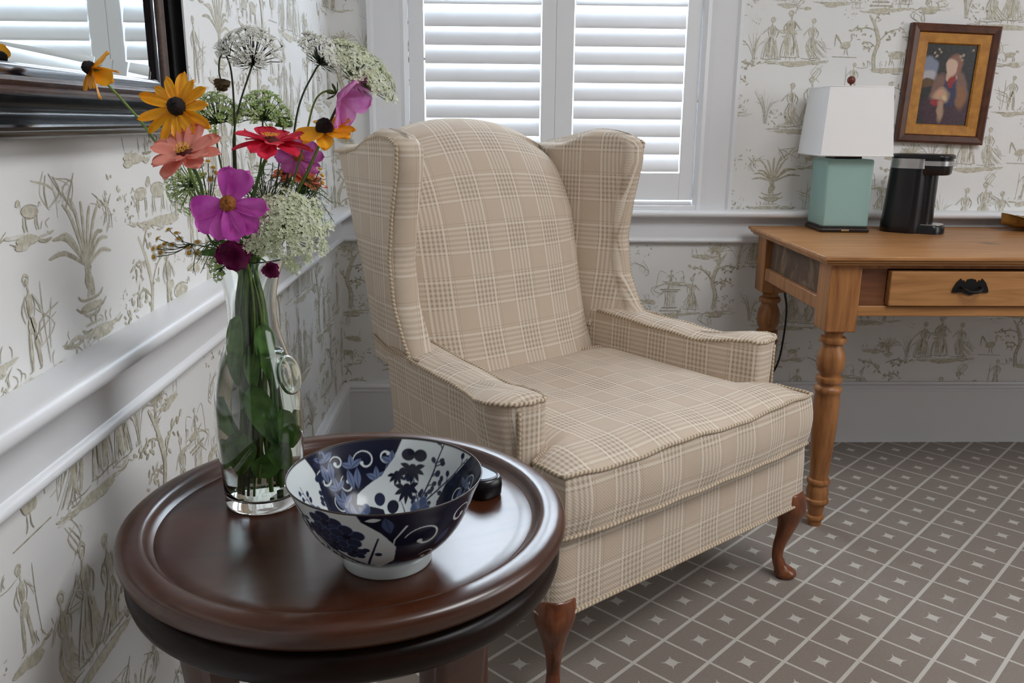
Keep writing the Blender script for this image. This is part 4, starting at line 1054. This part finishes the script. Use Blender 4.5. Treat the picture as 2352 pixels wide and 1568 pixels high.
# ------------------------------------------------------------------ glass vase
VX,VY=.212,-1.837
vs=thing('vase','clear glass carafe vase with an oval seal, full of cut flowers, on the round table','vase',(VX,VY,SURF+.0002))
GL=NT('clear_glass'); GL.set(Base_Color=(.975,1,.99),Roughness=0.,Transmission_Weight=1.,IOR=1.45)
VO=[(0,0),(.040,0),(.0455,.001),(.0478,.006),(.0485,.016),(.0495,.040),(.0515,.065),(.0530,.090),(.0532,.110),(.0522,.135),(.0490,.160),(.0435,.182),(.0370,.202),(.0318,.220),(.0290,.238),(.0288,.254),(.0310,.274),(.0350,.292),(.0400,.306),(.0428,.3125)]
VI=[(.0408,.3130),(.0375,.3055),(.0325,.2915),(.0285,.274),(.0262,.254),(.0265,.238),(.0292,.220),(.0345,.202),(.0408,.182),(.0465,.160),(.0500,.135),(.0510,.110),(.0508,.090),(.0493,.065),(.0472,.040),(.0455,.022),(.040,.014),(.020,.0125),(0,.012)]
sm=lambda pr: [(max(0,p.x),p.y) for p in smooth_poly([(r,z,0) for r,z in pr],3)]
m=MB(); m.lathe(sm(VO)+sm(VI),80,cap=False); vg=m.build('glass_body',GL.m,vs)
m=MB()
# oval seal
Ms=Vector((.0470*math.cos(-.38),.0470*math.sin(-.38),.172)); d=Vector((math.cos(-.62),math.sin(-.62),.25)).normalized(); s_=Vector((-d.y,d.x,0)).normalized(); u_=d.cross(s_)
def seal(i,j):
    a=2*PI*i; pr=[(0,.0050),(.5,.0046),(.82,.0034),(.90,.0042),(.96,.0040),(1.0,.002),(1.0,-.001),(.6,-.0022)][round(j*7)]
    return (Ms+d*pr[1]+s_*(.0165*pr[0]*math.cos(a))+u_*(.0245*pr[0]*math.sin(a)),(0,0))
sg_=NT('seal_glass'); sg_.set(Base_Color=(.80,.95,.88),Roughness=.08,Transmission_Weight=1.,IOR=1.3)
m.grid(seal,32,7,cu=True); m.build('seal',sg_.m,vs)
m=MB()
for k in range(60):      # pebbled base
    r=.038*math.sqrt((k+.5)/60); a=k*2.39996; m.lathe([(.0,.0028),(.0016,.0024),(.0026,.0009),(.0028,0)][::-1],6,(r*math.cos(a),r*math.sin(a),.0136))
wt=NT('water'); wt.set(Base_Color=(.96,1,.97),Roughness=0.,Transmission_Weight=1.,IOR=1.33)
WP=[(r-.0004,z) for r,z in sm(VI)[::-1] if z<.196]; WP=[(0,.0126)]+[(max(0,r),z+.0004) for r,z in WP[1:]]+[(.0345,.1985),(0,.1985)]
m=MB(); m.lathe(WP,64,cap=False); tag(m.build('water',wt.m,vs),'clear water')

# ------------------------------------------------------------------ flowers
UPV=-down; TOV=-fwd
def nrm(r,u,t): return (right*r+UPV*u+TOV*t).normalized()
GRN=plain('stem_green',(.075,.16,.030),.5,var=.35,scale=60); GRND=plain('stem_dark',(.035,.055,.022),.5,var=.3,scale=60); GRNL=plain('stem_light',(.16,.26,.045),.5,var=.3,scale=60)
def m_leaf(name,a,b,tr=.25):
    n=NT(name); f=n.noise(n.coord(),60,3); n.set(Base_Color=n.ramp(f,[(.3,a),(.7,b)]),Roughness=.5)
    t=n.n('ShaderNodeBsdfTranslucent'); n.t.links.new(n.b.inputs['Base Color'].links[0].from_socket,t.inputs[0])
    mx=n.n('ShaderNodeMixShader',{0:tr}); n.t.links.new(n.b.outputs[0],mx.inputs[1]); n.t.links.new(t.outputs[0],mx.inputs[2])
    n.t.links.new(mx.outputs[0],n.t.nodes['Material Output'].inputs[0]); return n.m
LEAF=m_leaf('leaf_green',(.07,.21,.03),(.19,.40,.07)); FEATH=m_leaf('feathery_green',(.06,.13,.03),(.14,.24,.06))
YEL=m_leaf('golden_petal',(.88,.32,.003),(.95,.46,.010)); CORAL=m_leaf('coral_petal',(.76,.22,.17),(.86,.36,.28)); MAG=m_leaf('magenta_petal',(.56,.045,.44),(.74,.15,.62),.35)
RED=m_leaf('red_petal',(.62,.010,.045),(.80,.03,.08)); PINK=m_leaf('pink_petal',(.74,.20,.60),(.86,.40,.76),.4); PURP=m_leaf('purple_petal',(.42,.07,.32),(.58,.15,.45)); ORG=m_leaf('salmon_petal',(.70,.13,.06),(.82,.28,.15)); DMAG=m_leaf('dark_magenta_petal',(.17,.006,.07),(.28,.02,.13))
WHT=m_leaf('white_floret',(.74,.74,.66),(.88,.88,.83),.3); CRM=m_leaf('cream_floret',(.60,.66,.42),(.80,.83,.66),.3); GFL=m_leaf('green_floret',(.34,.52,.14),(.58,.70,.32),.3)
CONE=plain('dark_cone',(.010,.005,.004),.85,var=.6,scale=300); ORC=plain('orange_disc',(.30,.10,.015),.8,var=.5,scale=400); YST=plain('yellow_stamen',(.80,.42,.02),.6); DRD=plain('dark_red_disc',(.10,.012,.012),.8)
FR=random.Random(21); cnt=[0]
class Fl:
    """one cut stem standing in the vase; its root is where the stem rests"""
    def __init__(s,name,label,cat,base,group=None):
        s.o=thing(name,label,cat,base,0,group); s.b=Vector(base)
    def add(s,m,name,mat,par=None,**k):
        m.v=[(x-s.b.x,y-s.b.y,z-s.b.z) for x,y,z in m.v]; return m.build(name,mat,par or s.o,**k)
def base_mouth(k,frm,H):
    """crossing stems: rest on the glass floor, lean on the lip opposite"""
    a=k*2.4; rb=.030*math.sqrt(((k*7)%19+1)/20)
    B=Vector((VX+rb*math.cos(a),VY+rb*math.sin(a),SURF+.017+.010*((k*5)%4)))
    dx=Vector((H.x-VX,H.y-VY)); L=min(.021,dx.length*.22); dd=dx.normalized()*L if dx.length>0 else Vector((0,0))
    mth=Vector((VX+dd.x,VY+dd.y,SURF+.312)); nk=Vector((VX+dd.x*.5+.012*math.cos(a+1),VY+dd.y*.5+.012*math.sin(a+1),SURF+.246))
    mid=Vector((lerp(B.x,nk.x,.5),lerp(B.y,nk.y,.5),SURF+.13))
    return B,mid,nk,mth
def make(name,label,H,mids=(),r=.0016,mat=GRN,cat='flower',group=None,taper=.7):
    group=group or {'coneflower':'golden coneflowers in the vase','zinnia':'zinnias in the vase','cosmos':'cosmos flowers in the vase','lace_flower':'lace flowers in the vase','daisy_spray':'daisy sprays in the vase','feathery_foliage':'feathery greenery in the vase','leafy_stem':'leafy stems in the vase'}.get(name)
    k=cnt[0]; cnt[0]+=1
    tgt=mids[0] if mids else H
    B,mid,nk,mth=base_mouth(k,None,tgt); f=Fl(name,label,cat,B,group)
    pts=smooth_poly([B,mid,nk,mth]+list(mids)+[H],7); m=MB(); n=len(pts)
    m.tube(pts,[lerp(r*1.15,r*taper,i/n) for i in range(n)],8); f.stem=f.add(m,'stem',mat); f.H=H; return f
def frame(n,up=None):
    n=n.normalized(); a=(Vector((0,0,1)) if abs(n.z)<.9 else Vector((1,0,0))); x=a.cross(n).normalized(); return x,n.cross(x)
def petal(f,C0,n,ang,L,Wd,lift=0.,curl=0.,r0=.15,cup=.2,notch=0,tip=.5,mat=YEL,par=None,jit=.0,name='petal',endw=.38):
    x,y=frame(n); d0=x*math.cos(ang)+y*math.sin(ang); d=(d0*math.cos(lift)+n*math.sin(lift)).normalized(); nn=(n*math.cos(lift)-d0*math.sin(lift)).normalized(); sd=d.cross(nn)
    m=MB(); nu,nv=14,8; ph=FR.random()*6
    def fn(i,j):
        i=1-(1-i)**1.6; t=j*2-1; wf=math.sin(PI*(i*.5/tip))**.75 if i<tip else math.sqrt(max(0,1-((i-tip)/(1-tip))**2.6))
        wf=max(wf,.22*(1-i)); end=1-.06*abs(t)**2 - notch*(.5+.5*math.cos(t*PI*3))*.5
        s=i*L*(1-(1-end)*i**3); p=C0+d*(L*r0*0+s)+nn*(curl*L*i*i)+sd*(t*wf*Wd*.5)+nn*(cup*Wd*t*t*.5*(.4+.6*i))+nn*(.02*L*math.sin(ph+t*5+i*4))
        return (p,(i,j))
    m.grid(fn,nu,nv); return f.add(m,name,mat,par)
def dome(f,C0,n,r,h,name,mat,par=None,bump=0):
    x,y=frame(n); m=MB(); rg=random.Random(3)
    def fn(i,j):
        a=2*PI*i; t=j; rr=r*math.cos(t*PI/2)**.8; k=1+bump*rg.uniform(-1,1); return (C0+(x*math.cos(a)+y*math.sin(a))*rr*k+n*(h*math.sin(t*PI/2)*k),(0,0))
    m.grid(fn,20,9,cu=True); return f.add(m,name,mat,par)
def calyx(f,H,n,r,mat=GRN):
    for k in range(6):
        petal(f,H-n*.002,n,k*PI/3+.2,r,.0035,-.3,-.2,mat=mat,name='sepal',cup=.1)
def rud(label,H,n,R,mids,miss=(),lifts=None,npet=12,wd=.29,**k):
    f=make('coneflower',label,H-n*.004,mids,.0019,GRNL,'flower',**k); n=n.normalized()
    for i in range(npet):
        if i in miss: continue
        l=lifts(i) if lifts else FR.uniform(-.12,.15)
        petal(f,H,n,i*2*PI/npet+FR.uniform(-.1,.1),R*FR.uniform(.85,1.10),R*wd*FR.uniform(.85,1.15),l,FR.uniform(-.15,.10),cup=.25,tip=.62,mat=YEL)
    dome(f,H,n,R*.24,R*.30,'cone',CONE,bump=.06); calyx(f,H,n,R*.38); return f
def zin(label,name,H,n,R,mids,mat,npet=15,stam=YST,disc=DRD,**k):
    f=make(name,label,H-n*.006,mids,.0026,GRN,'flower',**k)
    for i in range(npet):
        lay=i%2; petal(f,H-n*.001*lay,n,i*2*PI/npet+FR.uniform(-.1,.1),R*FR.uniform(.85,1.05)*(1-.1*lay),R*.46,.02+.30*lay+FR.uniform(-.08,.12),FR.uniform(-.22,.1),cup=.2,tip=.68,notch=.04,mat=mat)
    d=dome(f,H,n,R*.20,R*.14,'disc',disc,bump=.08)
    x,y=frame(n); m=MB()
    for q in range(16):
        a=q*2.4; rr=R*.2*math.sqrt((q+1)/17)
        c=H+n*(R*.16)+(x*math.cos(a)+y*math.sin(a))*rr
        for w_ in range(5):
            b=2*PI*w_/5; e=(x*math.cos(b)+y*math.sin(b))
            m.poly([c,c+e*.0022+n*.0016-e.cross(n)*.0007,c+e*.0022+n*.0016+e.cross(n)*.0007])
    f.add(m,'stamens',stam,smooth=False)
    m=MB(); m.tube([H-n*.013,H-n*.009,H-n*.004,H-n*.001],[.003,.0055,.0068,.006],10); f.add(m,'calyx',GRND); return f
def cos_(label,H,n,R,mids,mat,npet=8,lift=.05,disc=ORC,stemmat=GRNL,curl=0,wd=.62,angs=None,**k):
    if angs: npet=len(angs)
    f=make('cosmos',label,H-n*.003,mids,.0013,stemmat,'flower',**k)
    for i in range(npet):
        petal(f,H,n,(angs[i] if angs else i*2*PI/npet+FR.uniform(-.12,.12)),R*FR.uniform(.9,1.08),R*wd*FR.uniform(.85,1.1),lift+FR.uniform(-.1,.12)+(.05 if i%2 else 0),curl+FR.uniform(-.18,.12),cup=.22,tip=.70,notch=.13,mat=mat)
    if disc: dome(f,H,n,R*.21,R*.12,'disc',disc,bump=.12)
    calyx(f,H,n,R*.28); return f
def star(m,c,n,r,k=5,rot=0,mi=0):
    x,y=frame(n); P=[]
    for q in range(2*k):
        a=rot+PI*q/k; rr=r if q%2==0 else r*.42; P.append(c+(x*math.cos(a)+y*math.sin(a))*rr+n*(r*.25 if q%2==0 else 0))
    m.poly(P,mi)
def umbel(label,H,n,R,mids,fmat,depth=.35,nb=44,nf=15,fs=.0019,droop=0,mat=GRND,bracts=9,up=False,r=.0014,bl=.9,seed=1,**k):
    """Queen Anne's lace head: rays, umbellets of tiny stars, feathery bracts"""
    f=make('lace_flower',label,H-n*(R*.45 if not up else 0),mids,r,mat,'flower',**k); n=n.normalized(); x,y=frame(n); rg=random.Random(seed)
    J0=H-n*R*.45; rays=MB(); fl=MB()
    for q in range(nb):
        rho=math.sqrt((q+.5)/nb); a=q*2.39996+rg.uniform(-.2,.2)
        c=H+(x*math.cos(a)+y*math.sin(a))*(R*rho*rg.uniform(.92,1.06))+n*(depth*R*(1-rho**2)*(1 if not droop else 1)-droop*R*rho**2*.3+rg.uniform(-.03,.03)*R)
        mid=J0.lerp(c,.55)+(x*math.cos(a)+y*math.sin(a))*R*.06
        rays.tube([J0,mid,c-n*.004],[.0006,.0005,.0004],4)
        un=((c-J0).normalized()*.7+n*.3).normalized(); ux,uy=frame(un); rr0=R*.155
        for w_ in range(nf):
            rr=rr0*math.sqrt((w_+.5)/nf); b=w_*2.4+q; p=c+(ux*math.cos(b)+uy*math.sin(b))*rr+un*(rg.uniform(-.15,.2)*rr0)
            if w_%3==0: rays.tube([c-n*.004,p],[.0003,.0003],3)
            star(fl,p,(un+Vector((rg.uniform(-.5,.5),rg.uniform(-.5,.5),rg.uniform(-.5,.5)))).normalized(),fs*1.35*rg.uniform(.8,1.25),5,rg.uniform(0,6))
    f.add(rays,'rays',FEATH if fmat is not WHT else GRND); tag(f.add(fl,'florets',fmat,smooth=False),None,None,None,'stuff')
    b=MB()
    for q in range(bracts):
        a=q*2*PI/bracts; d_=x*math.cos(a)+y*math.sin(a)
        for w_ in (-1,0,1):
            e=J0+d_*R*bl*(.55+.12*(w_==0))+n*(R*.05 if not up else R*.55)+(x*math.cos(a+1.57)+y*math.sin(a+1.57))*w_*R*.12
            b.tube([J0,J0+d_*R*.25-n*.0,e],[.0005,.0004,.0002],4)
    f.add(b,'bracts',FEATH); return f
P=at
# golden coneflowers
rud('golden coneflower leaning far left, seen from the side, its dark cone pointing left',P(208,158,-1.86),nrm(-.68,.40,.50),.031,[P(360,330,-1.84),P(290,240,-1.85)],lifts=lambda i:(-.9,-.2,-1.0,-.4,-.7,-.15,-.8,-.5)[i],npet=8,wd=.60)
rud('fully open golden coneflower with a round black cone facing the camera',P(407,246,-1.90),nrm(-.05,.05,1),.041,[P(470,470,-1.86),P(425,360,-1.885)],npet=13)
rud('golden coneflower at the right of the bouquet, its black cone turned up',P(745,297,-1.88),nrm(.12,.72,.60),.041,[P(640,520,-1.85),P(705,395,-1.87)],lifts=lambda i:-.15+.12*(i%2),npet=8,miss=(3,),wd=.48)
# zinnias
zin('coral pink zinnia on the left below the open golden flower','zinnia',P(425,352,-1.93),nrm(-.05,.68,.78),.043,[P(480,520,-1.88),P(460,420,-1.91)],CORAL,14)
zin('bright red zinnia with yellow stamens near the middle of the bouquet','zinnia',P(622,326,-1.90),nrm(.10,.86,.42),.044,[P(575,520,-1.86),P(590,420,-1.88)],RED,15)
zin('small salmon orange zinnia low on the right side of the bouquet','zinnia',P(706,415,-1.84),nrm(.45,.7,.4),.024,[P(630,540,-1.84)],ORG,12)
zin('small pale salmon flower tucked below the purple petals','zinnia',P(655,398,-1.80),nrm(-.1,.6,.6),.020,[P(610,540,-1.82)],ORG,10)
# cosmos
cos_('large magenta cosmos with an orange-brown centre, lowest and nearest of the bouquet',P(524,468,-1.945),nrm(.05,.0,1),.042,[P(560,580,-1.88),P(535,540,-1.92)],MAG,angs=[math.radians(q) for q in (55,88,-172,-138,-105,-75,-45,-8)],wd=.56)
cos_('pink cosmos hanging at the upper right, seen from behind',P(776,216,-1.87),nrm(.80,-.50,.12),.046,[P(640,520,-1.86),P(695,340,-1.87),P(722,235,-1.87),P(752,208,-1.87)],PINK,lift=.62,disc=None,curl=-.10)
cos_('purple cosmos behind the red zinnia',P(685,362,-1.83),nrm(.25,.35,.85),.030,[P(620,530,-1.84)],PURP)
cos_('dark magenta bloom right above the lip of the vase',P(545,578,-1.905),nrm(0,-.35,.9),.026,[],DMAG,lift=.75,disc=None,wd=.8)
cos_('dark magenta flower drooping over the right side of the vase lip',P(622,612,-1.885),nrm(.2,-.5,.8),.015,[],DMAG,lift=.8,disc=None,wd=.8)
# lace flowers
umbel('airy white lace flower standing tall at the top left of the bouquet',P(576,118,-1.84),nrm(.10,.62,.62),.036,[P(545,480,-1.84),P(538,300,-1.84)],WHT,.75,48,14,.0016,seed=2)
umbel('white lace flower tilted right, left one of the upper right pair',P(750,120,-1.80),nrm(.52,.66,.42),.036,[P(655,430,-1.82),P(685,250,-1.81),P(722,165,-1.80)],WHT,.30,46,13,.0018,seed=3)
umbel('greenish white lace flower at the top right edge of the bouquet',P(842,160,-1.86),nrm(.68,.55,.40),.044,[P(660,500,-1.85),P(735,330,-1.86),P(785,225,-1.86)],CRM,.25,52,14,.0019,r=.0018,seed=4)
umbel('green half-open lace flower behind the golden coneflower',P(492,250,-1.82),nrm(-.05,.5,.25),.036,[P(530,480,-1.83),P(500,340,-1.82)],GFL,.5,44,12,.0018,droop=1.6,up=True,bl=1.1,mat=GRN,seed=5)
umbel('green half-open lace flower between the tall stems',P(604,243,-1.82),nrm(.08,.5,.25),.036,[P(565,500,-1.83),P(598,380,-1.82)],GFL,.5,44,12,.0018,droop=1.6,up=True,bl=1.1,mat=GRN,seed=6)
umbel('green lace flower at the left below the coral zinnia',P(418,425,-1.85),nrm(-.35,-.15,.6),.036,[P(490,560,-1.86),P(455,480,-1.86)],GFL,.3,38,11,.0016,droop=.6,mat=GRN,seed=7)
umbel('cream lace flower bulging over the right side of the vase lip',P(662,525,-1.925),nrm(.30,.25,.85),.046,[P(615,575,-1.89)],CRM,.45,60,16,.0021,r=.0018,mat=GRN,seed=8)
umbel('small green lace flower at the lower left of the vase lip',P(497,618,-1.885),nrm(-.5,-.2,.6),.015,[],GFL,.3,16,8,.0014,mat=GRN,seed=9)
# drooping bud and green bud
f=make('drooping_bud','small brown drooping bud on a dark hooked stem at the top left',P(509,188,-1.85),[P(545,440,-1.84),P(535,200,-1.845),P(520,128,-1.85),P(506,130,-1.85),P(503,165,-1.85)],.0012,GRND)
dome(f,P(509,186,-1.85),nrm(0,-1,0),.0085,.010,'bud',plain('brown_bud',(.10,.075,.035),.8,var=.4,scale=200),bump=.2)
m=MB()
for k in range(9):
    a=.6+k*.25; s0=P(527,128,-1.85); m.tube([s0,s0+nrm(-math.cos(a-.9)*1,math.sin(a),.1)*.012,s0+nrm(-math.cos(a-.9),math.sin(a)*.8,.0)*.021],[.0006,.0005,.0002],4)
f.add(m,'bracts',GRND)
f=make('green_bud','small spiky green bud behind the red zinnia','%s'and P(652,285,-1.82),[P(625,480,-1.83)],.0012,GRN)
dome(f,P(652,290,-1.82),nrm(0,1,.1),.009,.009,'bud',FEATH,bump=.25)
# little daisies
def spray(label,root,mids,heads,group=None):
    f=make('daisy_spray',label,root,mids,.0011,GRN,'flower')
    for (px,py,Y,face) in heads:
        c=P(px,py,Y); m=MB(); m.tube(smooth_poly([root,root.lerp(c,.5)+Vector((0,0,-.004)),c],3),.0005,5); f.add(m,'branch',GRND)
        n=nrm(*face); x,y=frame(n); m=MB()
        for q in range(11):
            a=2*PI*q/11; d_=x*math.cos(a)+y*math.sin(a); e=x*math.cos(a+.25)+y*math.sin(a+.25); g=x*math.cos(a-.25)+y*math.sin(a-.25)
            m.poly([c+g*.0018,c+g*.0045-n*.0005,c+d_*.0052-n*.0006,c+e*.0045-n*.0005,c+e*.0018],0)
        h=f.add(m,'flower_head',WHT,smooth=False); dome(f,c,n,.0026,.0018,'centre',YST2,par=h)
YST2=plain('daisy_centre',(.55,.30,.03),.8,var=.4,scale=500)
spray('spray of tiny white daisies reaching left over the lip of the vase',P(440,560,-1.88),[],[(387,527,-1.88,(-.3,.7,.5)),(362,548,-1.885,(-.6,.5,.5)),(353,590,-1.89,(-.5,.0,.9)),(352,571,-1.89,(-.5,.2,.9)),(369,580,-1.885,(-.2,.2,.9)),(366,568,-1.885,(-.2,.4,.9)),(395,562,-1.88,(0,.5,.8)),(411,548,-1.88,(0,.6,.7)),(432,568,-1.88,(.1,.5,.8)),(434,581,-1.88,(0,.0,1)),(453,581,-1.875,(.2,.0,1)),(454,556,-1.875,(.2,.6,.7)),(405,535,-1.89,(0,.8,.5)),(378,560,-1.88,(-.2,.6,.7))])
spray('spray of tiny white daisies behind the coral zinnia',P(480,470,-1.86),[],[(478,370,-1.86,(.2,.7,.5)),(490,385,-1.86,(.3,.7,.5)),(465,400,-1.855,(0,.6,.6)),(497,397,-1.86,(.4,.5,.6)),(484,412,-1.86,(.2,.2,.9)),(463,377,-1.86,(-.2,.8,.4))])
spray('tiny white daisies beside the salmon zinnia at the right',P(690,470,-1.84),[],[(740,403,-1.84,(.6,.5,.5)),(735,388,-1.84,(.5,.7,.4)),(741,420,-1.84,(.7,.2,.6)),(725,432,-1.84,(.5,.0,.8))])
# feathery foliage and leaves
def feather(label,root,dirs,seed):
    f=make('feathery_foliage',label,root,[],.0011,GRN,'foliage'); rg=random.Random(seed); m=MB()
    for (px,py,Y) in dirs:
        e=P(px,py,Y); 
        for q in range(7):
            t=e+Vector((rg.uniform(-.016,.016),rg.uniform(-.012,.012),rg.uniform(-.016,.016))); mid=root.lerp(t,.55)+Vector((rg.uniform(-.008,.008),0,.012))
            m.tube(smooth_poly([root,mid,t],4),[.0005]*8+[.0003],4)
            for w_ in range(5):
                s0=mid.lerp(t,w_/5); m.tube([s0,s0+Vector((rg.uniform(-.012,.012),rg.uniform(-.006,.006),rg.uniform(-.012,.006)))],[.0004,.00025],3)
    f.add(m,'fronds',FEATH); return f
feather('fine feathery green fronds arching out at the right of the bouquet',P(680,455,-1.85),[(735,450,-1.85),(745,490,-1.85),(738,520,-1.86),(700,440,-1.83)],1)
feather('fine feathery green fronds in the middle of the bouquet',P(610,480,-1.84),[(630,400,-1.84),(585,400,-1.83),(655,430,-1.83),(560,430,-1.84)],2)
feather('fine feathery green fronds at the left above the vase lip',P(500,560,-1.86),[(455,450,-1.86),(470,500,-1.87),(520,520,-1.86),(470,600,-1.88)],3)
feather('fine dark feathery sprig behind the orange-brown centred cosmos',P(580,540,-1.84),[(560,470,-1.83),(600,470,-1.83),(540,500,-1.84),(570,440,-1.82)],4)
feather('low feathery greenery between the dark magenta blooms',P(585,575,-1.87),[(575,545,-1.88),(600,555,-1.88),(560,560,-1.88),(615,550,-1.88),(510,575,-1.88)],5)
def leafst(label,pts_leaves,top,seed):
    f=make('leafy_stem',label,top,[],.0022,GRN,'foliage')
    for (c,d_,n,L,Wd) in pts_leaves: 
        C0=Vector(c); n=Vector(n).normalized(); d_=Vector(d_).normalized(); m=MB(); sd=d_.cross(n).normalized(); nn=sd.cross(d_)
        def fn(i,j):
            t=j*2-1; wf=math.sin(PI*min(1,i**.75))**.8*(1-i*.25); return (C0+d_*(L*i)+sd*(t*wf*Wd*.5)+nn*(.25*Wd*t*t-.25*L*i*i),(i,j))
        m.grid(fn,12,6); f.add(m,'leaf',LEAF)
    return f
zl=lambda h: SURF+h
leafst('leafy green stem standing in the middle of the vase',[((VX+.004,VY-.026,zl(.165)),(.25,-.1,-1),(0,-1,.1),.085,.036),((VX-.012,VY-.022,zl(.105)),(-.1,-.1,-1),(0,-1,.2),.060,.040),((VX+.0,VY-.020,zl(.05)),(.6,-.2,.6),(.2,-1,-.1),.05,.034),((VX+.006,VY-.01,zl(.21)),(-.1,-.4,-1),(-.4,-1,.1),.06,.026)],P(575,590,-1.86),1)
leafst('leafy green stem pressed against the left side of the vase',[((VX-.022,VY-.012,zl(.09)),(-.3,-.1,-.6),(-.3,-1,.2),.045,.036),((VX-.010,VY-.012,zl(.245)),(-.15,-.2,-1),(-.5,-1,0),.085,.030),((VX-.03,VY+.005,zl(.14)),(.1,0,-1),(-1,-.6,0),.07,.035),((VX-.02,VY-.02,zl(.316)),(-.9,-.1,.25),(0,-.5,1),.035,.018)],P(500,585,-1.87),2)
leafst('leafy green stem pressed against the right side of the vase',[((VX+.028,VY-.014,zl(.13)),(.1,-.1,-1),(.5,-1,.2),.06,.034),((VX+.02,VY-.02,zl(.09)),(.3,0,-.8),(.4,-1,0),.045,.03),((VX+.012,VY-.008,zl(.235)),(.15,-.3,-1),(.5,-1,0),.07,.026),((VX+.03,VY+.01,zl(.12)),(0,0,-1),(1,-.5,0),.05,.03)],P(635,590,-1.86),3)
